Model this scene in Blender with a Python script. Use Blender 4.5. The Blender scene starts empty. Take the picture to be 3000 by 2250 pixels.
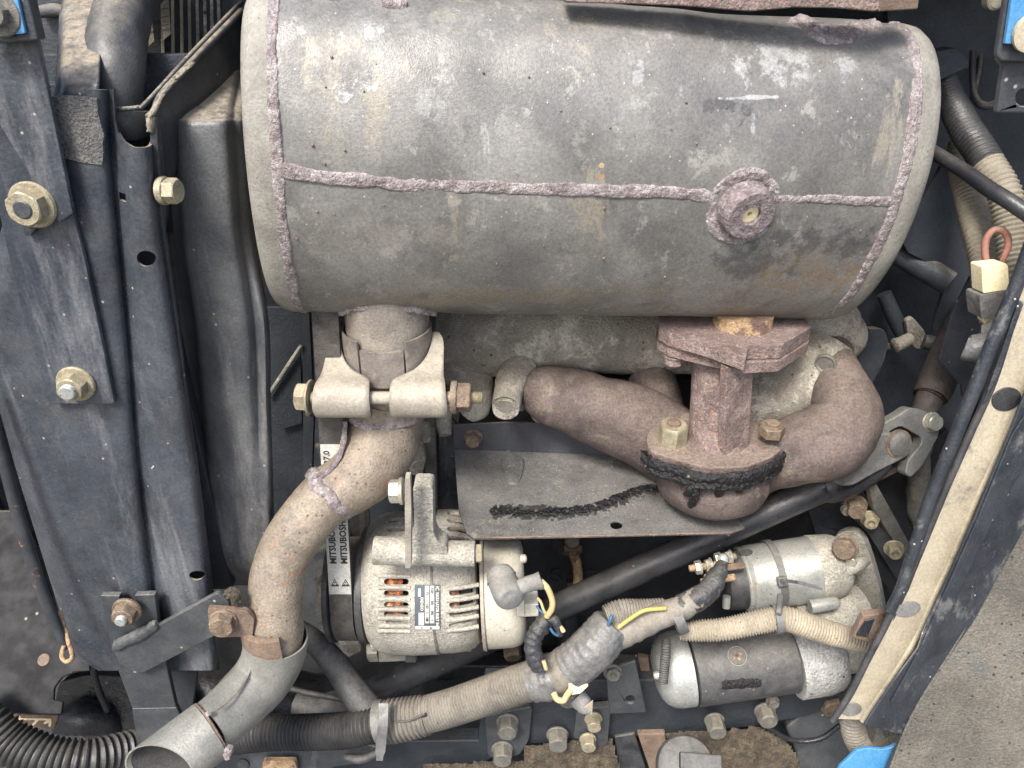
import bpy, bmesh, math, random
from mathutils import Vector, Matrix, noise as mn
from mathutils.geometry import tessellate_polygon
rad = math.radians
scene = bpy.context.scene
COL = scene.collection
random.seed(7)

# ------------------------------------------------------------------ camera
SC = 0.00027            # one working unit in metres
HC = 1.10               # camera height over the ground
TH = rad(28)            # camera pitch below the horizon
F = 2266.0
cam_d = bpy.data.cameras.new('camera')
cam = bpy.data.objects.new('camera', cam_d); COL.objects.link(cam)
cam.location = (0, 0, HC); cam.rotation_euler = (rad(90) - TH, 0, 0)
cam_d.sensor_width = 36; cam_d.lens = 36 * F / 3000; cam_d.clip_start = 0.02; cam_d.clip_end = 200
scene.camera = cam
# ------------------------------------------------------------------ light
w = bpy.data.worlds.new('World'); scene.world = w; w.use_nodes = True
nt = w.node_tree; nt.nodes.clear()
SUN_EL, SUN_AZ = rad(52), rad(205)      # azimuth clockwise from +Y
sky = nt.nodes.new('ShaderNodeTexSky'); sky.sky_type = 'NISHITA'; sky.sun_disc = False
sky.sun_elevation = SUN_EL; sky.sun_rotation = SUN_AZ; sky.air_density = 0.9; sky.dust_density = 3.2; sky.ozone_density = 0.7
bg = nt.nodes.new('ShaderNodeBackground'); bg.inputs[1].default_value = 0.085
wo = nt.nodes.new('ShaderNodeOutputWorld')
nt.links.new(sky.outputs[0], bg.inputs[0]); nt.links.new(bg.outputs[0], wo.inputs[0])
sd = bpy.data.lights.new('sun', 'SUN'); sd.energy = 1.5; sd.angle = rad(15); sd.color = (1, 0.97, 0.925)
sun = bpy.data.objects.new('sun', sd); COL.objects.link(sun)
sv = Vector((math.sin(SUN_AZ) * math.cos(SUN_EL), math.cos(SUN_AZ) * math.cos(SUN_EL), math.sin(SUN_EL)))
sun.rotation_euler = sv.to_track_quat('Z', 'Y').to_euler()
scene.view_settings.view_transform = 'Standard'; scene.view_settings.look = 'None'
scene.view_settings.exposure = 1.85; scene.view_settings.gamma = 1
scene.render.engine = 'CYCLES'

# ------------------------------------------------------------------ geometry helpers (working units, camera at the origin)
V = Vector
FWD = V((0, math.cos(TH), -math.sin(TH))); UP = V((0, math.sin(TH), math.cos(TH)))
def ray(u, v): return V(((u - 1500) / F, 0, 0)) + FWD - UP * ((v - 1125) / F)
def P(u, v, D): return ray(u, v) * D
def Q(u, v, Y): r = ray(u, v); return r * (Y / r.y)
OUT = V((0, -1, 0))
class Pl:
    def __init__(s, u, v, Y, n=OUT):
        s.p = Q(u, v, Y); s.n = V(n).normalized()
    def hit(s, u, v, off=0):
        r = ray(u, v); q = s.p + s.n * off
        return r * (s.n.dot(q) / s.n.dot(r))
def W(p): return V((p.x * SC, p.y * SC, p.z * SC + HC))

def things_loc(o):
    l = V((0, 0, 0))
    while o is not None: l += o.location; o = o.parent
    return l
def finish(name, verts, faces, mat, parent=None, smooth=35, bevel=0, subd=0, seg=2, origin=None):
    me = bpy.data.meshes.new(name)
    wv = [W(p) for p in verts]
    if parent is None:
        if origin is None:
            n = len(wv); c = V((sum(p.x for p in wv) / n, sum(p.y for p in wv) / n, min(p.z for p in wv)))
        else: c = W(origin)
        loc = c; off = c
    else:
        off = things_loc(parent); loc = V((0, 0, 0))
    me.from_pydata([p - off for p in wv], [], faces)
    bm = bmesh.new(); bm.from_mesh(me)
    bmesh.ops.remove_doubles(bm, verts=bm.verts, dist=0.02 * SC)
    bmesh.ops.recalc_face_normals(bm, faces=bm.faces)
    bm.to_mesh(me); bm.free()
    if smooth:
        for p in me.polygons: p.use_smooth = True
        me.set_sharp_from_angle(angle=rad(smooth))
    else:
        for p in me.polygons: p.use_smooth = False
    o = bpy.data.objects.new(name, me); COL.objects.link(o); o.location = loc
    if parent is not None: o.parent = parent
    if mat: me.materials.append(mat)
    if bevel:
        b = o.modifiers.new('bevel', 'BEVEL'); b.width = bevel * SC; b.segments = seg; b.limit_method = 'ANGLE'; b.angle_limit = rad(30)
        b.use_clamp_overlap = True; b.harden_normals = True
    if subd:
        s = o.modifiers.new('sub', 'SUBSURF'); s.levels = subd; s.render_levels = subd
    return o
def tag(o, label=None, cat=None, group=None, kind=None):
    if label: o['label'] = label
    if cat: o['category'] = cat
    if group: o['group'] = group
    if kind: o['kind'] = kind
    return o
def thing(name, label, cat, at, group=None):
    o = bpy.data.objects.new(name, None); COL.objects.link(o); o.location = W(at); o.empty_display_size = .02
    return tag(o, label, cat, group)

def bake(o):
    dg = bpy.context.evaluated_depsgraph_get(); dg.update()
    me = bpy.data.meshes.new_from_object(o.evaluated_get(dg)); o.modifiers.clear()
    old = o.data; o.data = me; me.name = old.name; bpy.data.meshes.remove(old)
def cut(o, cutter_objs, smooth=35):
    for c in cutter_objs:
        m = o.modifiers.new('b', 'BOOLEAN'); m.operation = 'DIFFERENCE'; m.object = c; m.solver = 'EXACT'
    bpy.context.view_layer.update()
    bake(o)
    for c in cutter_objs: bpy.data.objects.remove(c)
    if smooth:
        for p in o.data.polygons: p.use_smooth = True
        o.data.set_sharp_from_angle(angle=rad(smooth))

def circ(c, ex, ey, r, n=20, ry=None, a0=0):
    ry = r if ry is None else ry
    return [c + ex * (r * math.cos(a0 + 2 * math.pi * i / n)) + ey * (ry * math.sin(a0 + 2 * math.pi * i / n)) for i in range(n)]
def ell(u, v, a, b=None, rot=0, n=20):
    b = a if b is None else b; cr, sr = math.cos(rot), math.sin(rot)
    return [(u + a * math.cos(t) * cr - b * math.sin(t) * sr, v + a * math.cos(t) * sr + b * math.sin(t) * cr) for t in [2 * math.pi * i / n for i in range(n)]]
def rnd(poly, r, n=4):
    """round the corners of a 2-D polygon"""
    out = []; N = len(poly)
    for i in range(N):
        p0, p1, p2 = V(poly[i - 1]), V(poly[i]), V(poly[(i + 1) % N])
        a, b = p0 - p1, p2 - p1; rr = min(r, a.length * .45, b.length * .45)
        A = p1 + a.normalized() * rr; B = p1 + b.normalized() * rr
        for k in range(n + 1):
            t = k / n; q = A * (1 - t) ** 2 + p1 * 2 * t * (1 - t) + B * t * t; out.append((q.x, q.y))
    return out
def perp(a):
    a = a.normalized(); h = V((0, 0, 1)) if abs(a.z) < .9 else V((1, 0, 0))
    x = a.cross(h).normalized(); return x, a.cross(x).normalized()

def prism(name, pts, back, mat, parent=None, holes=(), bevel=1.5, smooth=35, **k):
    """pts: 3-D outline (coplanar), extruded by vector back"""
    loops = [list(pts)] + [list(h) for h in holes]
    flat = [p for l in loops for p in l]; n = len(flat)
    tris = tessellate_polygon(loops)
    vs = flat + [p + back for p in flat]
    fs = [tuple(t) for t in tris] + [tuple(i + n for i in reversed(t)) for t in tris]
    if len(loops) == 1: fs = [tuple(range(n)), tuple(range(2 * n - 1, n - 1, -1))]
    s = 0
    for l in loops:
        m = len(l)
        for i in range(m):
            j = (i + 1) % m; fs.append((s + i, s + j, s + j + n, s + i + n))
        s += m
    return finish(name, vs, fs, mat, parent, smooth=smooth, bevel=bevel, **k)
def plate(name, poly, pl, th, mat, parent=None, holes=(), bevel=1.5, **k):
    return prism(name, [pl.hit(u, v) for u, v in poly], pl.n * -th, mat, parent,
                 holes=[[pl.hit(u, v) for u, v in h] for h in holes], bevel=bevel, **k)
def box(name, c, ex, ey, ez, hx, hy, hz, mat, parent=None, bevel=2, **k):
    pts = [c + ex * (sx * hx) + ey * (sy * hy) + ez * hz for sx, sy in ((-1, -1), (1, -1), (1, 1), (-1, 1))]
    return prism(name, pts, ez * (-2 * hz), mat, parent, bevel=bevel, **k)

def cr(pts, sub=8, closed=False):
    """Catmull-Rom through tuples/vectors of any width"""
    P_ = [list(p) for p in pts]; n = len(P_); out = []
    rng = range(n if closed else n - 1)
    for i in rng:
        if closed: a, b, c, d = P_[i - 1], P_[i], P_[(i + 1) % n], P_[(i + 2) % n]
        else:
            b, c = P_[i], P_[i + 1]
            a = P_[i - 1] if i > 0 else [2 * x - y for x, y in zip(b, c)]
            d = P_[i + 2] if i < n - 2 else [2 * y - x for x, y in zip(b, c)]
        for k in range(sub):
            t = k / sub
            out.append([.5 * (2 * q + (r - p) * t + (2 * p - 5 * q + 4 * r - s) * t * t + (3 * q - p - 3 * r + s) * t ** 3) for p, q, r, s in zip(a, b, c, d)])
    if not closed: out.append(P_[-1])
    return out
def resample(pts, step):
    """pts: list of [x,y,z,...]; equal arc steps"""
    L = [0]
    for a, b in zip(pts, pts[1:]): L.append(L[-1] + (V(b[:3]) - V(a[:3])).length)
    n = max(2, int(L[-1] / step)); out = []; j = 0
    for i in range(n + 1):
        s = L[-1] * i / n
        while j < len(L) - 2 and L[j + 1] < s: j += 1
        t = (s - L[j]) / max(1e-9, L[j + 1] - L[j])
        out.append([a + (b - a) * t for a, b in zip(pts[j], pts[j + 1])])
    return out, L[-1] / n
def tube(name, path, mat, parent=None, n=20, sub=8, step=None, ridge=None, caps=True, wall=0, jit=0, jsize=30, squash=None, smooth=50, smoothpath=True, fold=None, **k):
    """path: [(Vector, r)...]. ridge=(period, amp, kind). wall>0 makes an open pipe"""
    pts = [list(p) + [r] for p, r in path]
    if smoothpath: pts = cr(pts, sub)
    if ridge and not step: step = ridge[0] / 6
    if step: pts, step = resample(pts, step)
    C = [V(p[:3]) for p in pts]; R = [p[3] for p in pts]; m = len(C)
    T = [(C[min(i + 1, m - 1)] - C[max(i - 1, 0)]).normalized() for i in range(m)]
    X, _ = perp(T[0]); vs = []; s = 0
    rings = []
    for i in range(m):
        X = (X - T[i] * X.dot(T[i])).normalized(); Y = T[i].cross(X)
        r = R[i]
        if i: s += (C[i] - C[i - 1]).length
        if ridge:
            ph = (s / ridge[0]) % 1
            if ridge[2] == 'sin': r += ridge[1] * math.sin(2 * math.pi * ph)
            else: r += ridge[1] * (1 if .15 < ph < .62 else (-1 if ph > .75 or ph < .02 else 0))
        ring = []
        for q in range(n):
            a = 2 * math.pi * q / n; d = X * math.cos(a) + Y * math.sin(a)
            rr = r
            p = C[i] + d * rr
            if jit: rr += jit * mn.fractal(p / jsize, .6, 2.0, 3)
            if fold: rr += fold[0] * math.sin((s + fold[2] * a * 10 + 14 * mn.noise(p / 60)) / fold[1])
            p = C[i] + d * rr
            if squash: p = C[i] + squash(p - C[i])
            ring.append(p)
        rings.append(ring)
    vs = [p for r_ in rings for p in r_]
    fs = [(i * n + q, i * n + (q + 1) % n, (i + 1) * n + (q + 1) % n, (i + 1) * n + q) for i in range(m - 1) for q in range(n)]
    if wall:
        b = len(vs)
        for i in range(m):
            for q in range(n): vs.append(rings[i][q] + (C[i] - rings[i][q]).normalized() * wall)
        fs += [tuple(x + b for x in reversed(f)) for f in fs[:(m - 1) * n]]
        for q in range(n):
            q2 = (q + 1) % n
            fs.append((q, q2, b + q2, b + q)); e = (m - 1) * n; fs.append((e + q, e + q2, b + e + q2, b + e + q))
    elif caps:
        fs.append(tuple(range(n))); fs.append(tuple((m - 1) * n + q for q in range(n)))
    return finish(name, vs, fs, mat, parent, smooth=smooth, **k)
def lathe(name, c, ax, prof, mat, parent=None, n=32, ecc=1.0, smooth=35, exy=None, closed=False, **k):
    """prof: [(x along ax, radius)...]"""
    ax = ax.normalized(); X, Y = exy if exy else perp(ax); vs = []; fs = []; rows = []
    for x, r in prof:
        if r <= 1e-6: rows.append([len(vs)]); vs.append(c + ax * x)
        else:
            rows.append(list(range(len(vs), len(vs) + n))); vs += circ(c + ax * x, X, Y, r, n, r * ecc)
    pairs = list(zip(rows, rows[1:])) + ([(rows[-1], rows[0])] if closed else [])
    for a, b in pairs:
        for q in range(n):
            q2 = (q + 1) % n
            if len(a) == 1 and len(b) == 1: continue
            if len(a) == 1: fs.append((a[0], b[q2], b[q]))
            elif len(b) == 1: fs.append((a[q], a[q2], b[0]))
            else: fs.append((a[q], a[q2], b[q2], b[q]))
    if not closed:
        for r_ in (rows[0], rows[-1]):
            if len(r_) > 1: fs.append(tuple(r_))
    return finish(name, vs, fs, mat, parent, smooth=smooth, **k)
def grid(name, rows, mat, parent=None, th=6, subu=6, subv=6, smooth=60, jit=0, cyc=False, **k):
    """rows of 3-D points -> smooth sheet with thickness"""
    rr = [cr(r, subu) for r in rows]
    cols = [cr(c, subv) for c in zip(*rr)]
    g = list(zip(*cols)); a, b = len(g), len(g[0])
    vs = [V(p) for r in g for p in r]
    if jit: vs = [p + V((0, -1, 0)) * jit * mn.fractal(p / 120, .6, 2, 3) for p in vs]
    fs = [(i * b + j, i * b + j + 1, (i + 1) * b + j + 1, (i + 1) * b + j) for i in range(a - 1) for j in range(b - 1)]
    o = finish(name, vs, fs, mat, parent, smooth=smooth, **k)
    if th:
        s = o.modifiers.new('th', 'SOLIDIFY'); s.thickness = th * SC; s.offset = 0
    return o
def bead(name, pts, nrm, wd, ht, mat, parent, step=5, nw=9, rough=1.0, blob=60, **k):
    """weld bead: points on a surface with normals"""
    pts = cr([list(p) + list(q) for p, q in zip(pts, nrm)], 6); pts, step = resample(pts, step)
    m = len(pts); vs = []; C = [V(p[:3]) for p in pts]; N = [V(p[3:6]).normalized() for p in pts]
    for i in range(m):
        T = (C[min(i + 1, m - 1)] - C[max(i - 1, 0)]).normalized(); B = N[i].cross(T).normalized()
        ww = wd * (1 + .28 * mn.noise(C[i] / 45) + .15 * mn.noise(C[i] / 14)) * (1 if 1 < i < m - 2 else .7)
        sh = B * wd * .22 * mn.noise(C[i] / 70 + V((5, 5, 5)))
        for j in range(nw):
            t = -1 + 2 * j / (nw - 1)
            p = C[i] + B * ww * t + sh
            h = ht * max(0, 1 - t * t) ** .5
            h *= 1 + rough * (.35 * mn.noise(p / 11) + .25 * mn.noise(p / 5.5)) + .3 * mn.noise(p / blob)
            if 0 < j < nw - 1: p = p + B * rough * 1.5 * mn.noise(p / 9)
            vs.append(p + N[i] * (h if 0 < j < nw - 1 else -4))
    fs = [(i * nw + j, i * nw + j + 1, (i + 1) * nw + j + 1, (i + 1) * nw + j) for i in range(m - 1) for j in range(nw - 1)]
    fs += [tuple(range(nw)), tuple((m - 1) * nw + j for j in range(nw))]
    fs += [(i * nw, (i + 1) * nw, (i + 1) * nw + nw - 1, i * nw + nw - 1) for i in range(m - 1)]
    return finish(name, vs, fs, mat, parent, smooth=80, **k)
def bolt(pos, ax, r, h, mat, parent, washer=None, stud=None, name='bolt', rot=.3, flange=True, wmat=None, smat=None, wh=6, hollow=False, dup=0):
    """hexagon head (r across corners/2) with washer and stud as its own pieces; pos is on the seat"""
    ax = V(ax).normalized(); X, Y = perp(ax); z0 = wh if washer else 0
    vs = []; fs = []; n = 12
    def ring(z, kk, hexed):
        out = []
        for i in range(24):
            a = rot + 2 * math.pi * i / 24
            rr = r * math.cos(math.pi / 6) / math.cos(((a - rot) % (math.pi / 3)) - math.pi / 6)
            rr = min(rr, r * kk)
            out.append(pos + ax * z + X * rr * math.cos(a) + Y * rr * math.sin(a))
        return out
    rings = [ring(z0, 1, 1), ring(z0 + h * .80, 1, 1), ring(z0 + h * .92, .94, 1), ring(z0 + h, .84, 1)]
    if hollow: rings += [ring(z0 + h, .5, 1), ring(z0 + h * .6, .45, 1)]
    for q in rings: vs += q
    for i in range(len(rings) - 1):
        for q in range(24): fs.append((i * 24 + q, i * 24 + (q + 1) % 24, (i + 1) * 24 + (q + 1) % 24, (i + 1) * 24 + q))
    fs.append(tuple(range(24))); fs.append(tuple((len(rings) - 1) * 24 + q for q in range(24)))
    o = finish(name, vs, fs, mat, parent, smooth=28)
    lvl = parent is not None and parent.parent is not None
    sub = parent if lvl else o
    if washer:
        lathe('washer', pos, ax, [(-1, washer * .97), (wh * .55, washer), (wh, washer * .94), (wh + 1, r * .9)], wmat or mat, sub, n=28)
    if stud:
        L = stud[1]; prof = [(z0, stud[0])]; k = z0 + h + 1
        while k < z0 + h + L - 3: prof += [(k, stud[0]), (k + 1.6, stud[0] * .86)]; k += 3.4
        prof += [(z0 + h + L - 2, stud[0]), (z0 + h + L, stud[0] * .85)]
        lathe('stud', pos, ax, prof, smat or mat, sub, n=16)
    return o
def textobj(s, size, c, ex, ey, mat, parent, name='lettering', align='CENTER', ext=.6, bold=0.0, sx=1.0):
    cu = bpy.data.curves.new('t', 'FONT'); cu.body = s; cu.size = size; cu.align_x = align; cu.align_y = 'CENTER'
    cu.extrude = ext; cu.offset = bold; cu.resolution_u = 2
    to = bpy.data.objects.new('t', cu); COL.objects.link(to); bpy.context.view_layer.update()
    dg = bpy.context.evaluated_depsgraph_get(); me = bpy.data.meshes.new_from_object(to.evaluated_get(dg))
    ez = ex.cross(ey)
    vs = [c + ex * (q.co.x * sx) + ey * q.co.y + ez * q.co.z for q in me.vertices]; fs = [tuple(p.vertices) for p in me.polygons]
    bpy.data.objects.remove(to); bpy.data.meshes.remove(me)
    return finish(name, vs, fs, mat, parent, smooth=0)

# ------------------------------------------------------------------ materials
def mat(name, c1, c2=None, s1=260, rough=.6, metal=0, patch=None, specks=None, dust=None, bump=(6, .25), bump2=None, grain=.2, stretch=(1, 1, 1), rr=.12, spots=None, coat=0, zones=None):
    """c1/c2 mottled over s1 units. patch=[(colour,size,threshold,softness,strength)...]; specks=(colour,size,amount)
    dust=(colour,amount,up) settles on upward faces; bump=(size,strength)"""
    m = bpy.data.materials.new(name); m.use_nodes = True; t = m.node_tree; N = t.nodes; L = t.links
    b = N['Principled BSDF']; b.inputs['Roughness'].default_value = rough; b.inputs['Metallic'].default_value = metal
    if coat: b.inputs['Coat Weight'].default_value = coat; b.inputs['Coat Roughness'].default_value = .25
    tc = N.new('ShaderNodeTexCoord'); mp = N.new('ShaderNodeMapping'); mp.inputs['Scale'].default_value = tuple(x / SC for x in stretch)
    oi = N.new('ShaderNodeObjectInfo'); mul = N.new('ShaderNodeMath'); mul.operation = 'MULTIPLY'; mul.inputs[1].default_value = 3000
    L.new(oi.outputs['Random'], mul.inputs[0]); L.new(mul.outputs[0], mp.inputs['Location']); L.new(tc.outputs['Object'], mp.inputs['Vector'])
    def ns(size, det=5, ro=.6, dist=0, vec=None):
        n_ = N.new('ShaderNodeTexNoise'); n_.inputs['Scale'].default_value = 1 / size; n_.inputs['Detail'].default_value = det
        n_.inputs['Roughness'].default_value = ro; n_.inputs['Distortion'].default_value = dist; L.new(vec or mp.outputs[0], n_.inputs['Vector']); return n_.outputs[0]
    def mr(x, a, b_, c=0, d=1):
        q = N.new('ShaderNodeMapRange'); q.interpolation_type = 'SMOOTHSTEP'; q.inputs[1].default_value = a; q.inputs[2].default_value = b_; q.inputs[3].default_value = c; q.inputs[4].default_value = d
        L.new(x, q.inputs[0]); return q.outputs[0]
    def mix(f, a, b_):
        q = N.new('ShaderNodeMix'); q.data_type = 'RGBA'; L.new(f, q.inputs[0])
        for i, x in ((6, a), (7, b_)):
            if isinstance(x, tuple): q.inputs[i].default_value = (*x, 1)
            else: L.new(x, q.inputs[i])
        return q.outputs[2]
    def mth(op, a, b_):
        q = N.new('ShaderNodeMath'); q.operation = op
        for i, x in enumerate((a, b_)):
            if isinstance(x, (int, float)): q.inputs[i].default_value = x
            else: L.new(x, q.inputs[i])
        return q.outputs[0]
    c2 = c2 or tuple(x * 1.5 for x in c1)
    big = ns(s1, 6, .62, .4); col = mix(mr(big, .3, .7), c1, c2)
    rgh = mr(ns(s1 * .35, 4), .3, .7, rough - rr, rough + rr)
    for pc in (patch or []):
        pcol, size, thr, soft, st = pc[:5]
        vec = None
        if len(pc) > 5:
            m2 = N.new('ShaderNodeMapping'); m2.inputs['Scale'].default_value = tuple(x / SC for x in pc[5]); L.new(tc.outputs['Object'], m2.inputs['Vector']); vec = m2.outputs[0]
        f = mr(ns(size, 8, .74, .3, vec), thr, thr + soft, 0, st); col = mix(f, col, pcol)
    for (zc, zr, pcol, size, thr, soft, st, scl) in (zones or []):
        m2 = N.new('ShaderNodeMapping'); m2.inputs['Scale'].default_value = tuple(x / SC for x in scl); L.new(tc.outputs['Object'], m2.inputs['Vector'])
        m3 = N.new('ShaderNodeMapping'); m3.inputs['Scale'].default_value = (1 / SC / zr[0], 0, 1 / SC / zr[1])
        m3.inputs['Location'].default_value = (-zc[0] / zr[0], 0, -zc[1] / zr[1]); L.new(tc.outputs['Object'], m3.inputs['Vector'])
        ln = N.new('ShaderNodeVectorMath'); ln.operation = 'LENGTH'; L.new(m3.outputs[0], ln.inputs[0])
        fall = mr(ln.outputs['Value'], .15, 1.2, .17, -.28)
        f = mr(mth('ADD', ns(size, 8, .74, .2, m2.outputs[0]), fall), thr, thr + soft, 0, st); col = mix(f, col, pcol)
    if specks:
        vo = N.new('ShaderNodeTexVoronoi'); vo.inputs['Scale'].default_value = 1 / specks[1]; L.new(mp.outputs[0], vo.inputs['Vector'])
        f = mr(vo.outputs['Distance'], .10, .22, 1, 0)
        rsel = N.new('ShaderNodeSeparateColor'); L.new(vo.outputs['Color'], rsel.inputs[0])
        f2 = mth('MULTIPLY', f, mr(rsel.outputs[0], 1 - specks[2], 1 - specks[2] + .02)); col = mix(f2, col, specks[0])
    hgt = None
    if dust:
        geo = N.new('ShaderNodeNewGeometry'); sx = N.new('ShaderNodeSeparateXYZ'); L.new(geo.outputs['Normal'], sx.inputs[0])
        upf = mr(sx.outputs[2], dust[2], min(1, dust[2] + .9)); nz = mr(ns(60, 8, .7), .36, .66)
        f = mth('MULTIPLY', mth('ADD', mth('MULTIPLY', upf, .75), mth('MULTIPLY', nz, .25 if dust[2] < .12 else .05)), dust[1])
        f = mth('MULTIPLY', f, mr(ns(26, 8, .75), .34, .6, .3, 1.05))
        col = mix(f, col, dust[0]); rgh = mth('ADD', rgh, mth('MULTIPLY', f, .35))
    fine = mr(ns(7, 5, .75), .3, .7, 1 - grain, 1 + grain * .8)
    vm = N.new('ShaderNodeMix'); vm.data_type = 'RGBA'; vm.blend_type = 'MULTIPLY'; vm.inputs[0].default_value = 1; L.new(col, vm.inputs[6])
    cc = N.new('ShaderNodeCombineColor'); [L.new(fine, cc.inputs[i]) for i in range(3)]; L.new(cc.outputs[0], vm.inputs[7]); col = vm.outputs[2]
    L.new(col, b.inputs['Base Color']); L.new(rgh, b.inputs['Roughness'])
    if bump:
        bn = N.new('ShaderNodeBump'); bn.inputs['Strength'].default_value = min(1, bump[1]); bn.inputs['Distance'].default_value = bump[0] * SC * 1.1
        L.new(ns(bump[0], 4, .6), bn.inputs['Height']); last = bn
        if bump2:
            b3 = N.new('ShaderNodeBump'); b3.inputs['Strength'].default_value = min(1, bump2[1]); b3.inputs['Distance'].default_value = bump2[0] * SC * .7
            L.new(ns(bump2[0], 4, .55), b3.inputs['Height']); L.new(bn.outputs[0], b3.inputs['Normal']); last = b3
        L.new(last.outputs[0], b.inputs['Normal'])
    return m
TAN = (.50, .42, .29)
DST = (.40, .345, .25)
M = {}
M['rim'] = mat('muffler_rim_steel', (.19, .18, .155), (.30, .285, .245), 120, .7, .1, patch=[((.14, .14, .14), 70, .56, .1, .6), ((.42, .36, .26), 40, .60, .1, .5)], specks=((.12, .11, .1), 12, .15), bump=(5, .35))
M['weld'] = mat('purple_rust_weld', (.18, .145, .14), (.37, .33, .32), 30, .6, .25, patch=[((.34, .17, .11), 16, .60, .1, .55), ((.56, .53, .53), 20, .54, .1, .6)], bump=(5, .9), grain=.4)
M['rust'] = mat('rusty_flange_steel', (.155, .113, .10), (.29, .222, .197), 50, .8, .1, patch=[((.42, .20, .11), 12, .55, .08, .6), ((.44, .36, .36), 24, .54, .12, .6)], specks=((.07, .055, .06), 9, .3), bump=(6, 1.), bump2=(14, .5), grain=.4)
M['manifold'] = mat('brown_cast_iron', (.070, .053, .048), (.155, .119, .106), 120, .72, .1, patch=[((.25, .15, .10), 46, .57, .08, .6), ((.28, .235, .18), 220, .53, .14, .7), ((.05, .042, .042), 70, .58, .08, .6)], dust=((.36, .29, .22), .30, .2), bump=(5, .8), grain=.35)
M['cast'] = mat('dusty_cast_aluminium', (.19, .175, .145), (.30, .275, .225), 120, .85, 0, patch=[((.52, .48, .40), 170, .49, .09, .8), ((.10, .095, .09), 150, .56, .14, .7)], specks=((.03, .03, .03), 26, .1), dust=(DST, .4, 0), bump=(7, 1.), grain=.3)
M['pipe'] = mat('rusty_tan_pipe', (.19, .155, .118), (.30, .25, .19), 120, .6, .15, patch=[((.14, .125, .11), 140, .54, .12, .6), ((.30, .16, .085), 70, .56, .10, .6), ((.20, .18, .155), 80, .56, .12, .6)], specks=((.13, .065, .04), 20, .5), bump=(6, .5), grain=.28)
M['pipedark'] = mat('dark_tan_collar', (.14, .125, .12), (.28, .245, .205), 90, .55, .2, patch=[((.42, .36, .28), 60, .52, .15, .6), ((.09, .09, .10), 70, .54, .12, .6)], bump=(5, .3))
M['pipegrey'] = mat('grey_pipe_steel', (.19, .188, .168), (.30, .293, .258), 150, .5, .25, patch=[((.42, .31, .21), 70, .62, .1, .5), ((.15, .15, .14), 60, .58, .12, .5)], specks=((.1, .1, .09), 14, .14), bump=(5, .3))
M['clamp'] = mat('dull_zinc_clamp', (.235, .213, .175), (.35, .32, .265), 120, .6, .2, specks=((.15, .12, .10), 10, .15), dust=((.5, .44, .34), .5, 0), bump=(5, .3))
M['zinc'] = mat('yellow_zinc_bolt', (.26, .23, .155), (.42, .375, .265), 30, .5, .4, dust=((.44, .37, .25), .5, 0), bump=(4, .4), grain=.25)
M['zincgrey'] = mat('grey_zinc_bolt', (.40, .38, .30), (.55, .53, .44), 30, .4, .6, bump=(4, .25))
M['brownbolt'] = mat('brown_rusted_bolt', (.13, .095, .07), (.25, .185, .13), 30, .55, .3, dust=((.32, .26, .18), .45, 0), bump=(5, .7), grain=.3)
M['darkbolt'] = mat('dusty_dark_bolt', (.12, .115, .10), (.2, .19, .165), 30, .6, .3, dust=((.28, .25, .19), .6, 0), bump=(4, .4))
M['navy'] = mat('sheen_streaked_navy_paint', (.028, .034, .044), (.060, .070, .083), 180, .30, 0, patch=[((.20, .207, .215), 150, .50, .18, .6, (1, 1, .14)), ((.19, .19, .185), 90, .62, .08, .5, (1, 1, .4)), ((.16, .15, .13), 30, .66, .05, .6), ((.22, .215, .20), 16, .655, .02, .55, (.4, .4, 1.7))], specks=((.34, .32, .28), 17, .06), dust=((.30, .27, .22), .3, .2), bump=(9, .16), rr=.14, grain=.25)  # pale upright streaks: dust veil plus sky sheen painted into the colour
M['navypanel'] = mat('dusty_top_sheen_navy_paint', (.026, .032, .041), (.060, .070, .083), 180, .30, 0, patch=[((.20, .207, .215), 150, .50, .18, .6, (1, 1, .14)), ((.19, .19, .185), 90, .62, .08, .5, (1, 1, .4)), ((.16, .15, .13), 30, .66, .05, .6), ((.22, .215, .20), 16, .655, .02, .55, (.4, .4, 1.7))], specks=((.34, .32, .28), 17, .06), dust=((.36, .30, .21), .95, .42), bump=(9, .16), rr=.14, grain=.25)  # same painted sky sheen and dust veil in the streaks; tan dust on top
M['floorplate'] = mat('dull_black_plate', (.008, .008, .009), (.020, .020, .020), 160, .8, 0, specks=((.25, .21, .14), 30, .12), bump=(8, .3), grain=.3)
M['oilstain'] = mat('oil_soaked_dust', (.028, .027, .026), (.05, .048, .045), 40, .45, 0, bump=(4, .3))
M['shroud'] = mat('sheen_streaked_dusty_shroud', (.048, .052, .058), (.10, .103, .104), 200, .42, 0, patch=[((.21, .21, .205), 150, .50, .18, .6, (1, 1, .15)), ((.20, .17, .12), 120, .62, .1, .4)], specks=((.3, .28, .24), 18, .05), dust=((.40, .34, .25), .85, .45), bump=(7, .2), grain=.25)  # grey upright streaks paint in sky sheen and dust veil; tan dust is separate
M['soot'] = mat('sooty_pipe_bore', (.035, .034, .034), (.07, .067, .064), 60, .9, 0, bump=(5, .4))
M['yoke'] = mat('worn_grey_steel_joint', (.13, .13, .125), (.21, .208, .195), 50, .55, .3, patch=[((.22, .15, .10), 40, .60, .1, .5)], dust=((.34, .3, .23), .4, .2), bump=(5, .4))
M['cap'] = mat('dark_grey_plastic', (.05, .053, .055), (.085, .088, .088), 90, .6, 0, dust=((.3, .27, .22), .35, .2), bump=(5, .3))
M['bossrust'] = mat('purple_grey_rust', (.15, .115, .115), (.30, .25, .25), 20, .75, .15, patch=[((.42, .38, .38), 10, .56, .08, .7), ((.3, .15, .1), 16, .62, .08, .5)], bump=(6, 1.), grain=.45)
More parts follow.
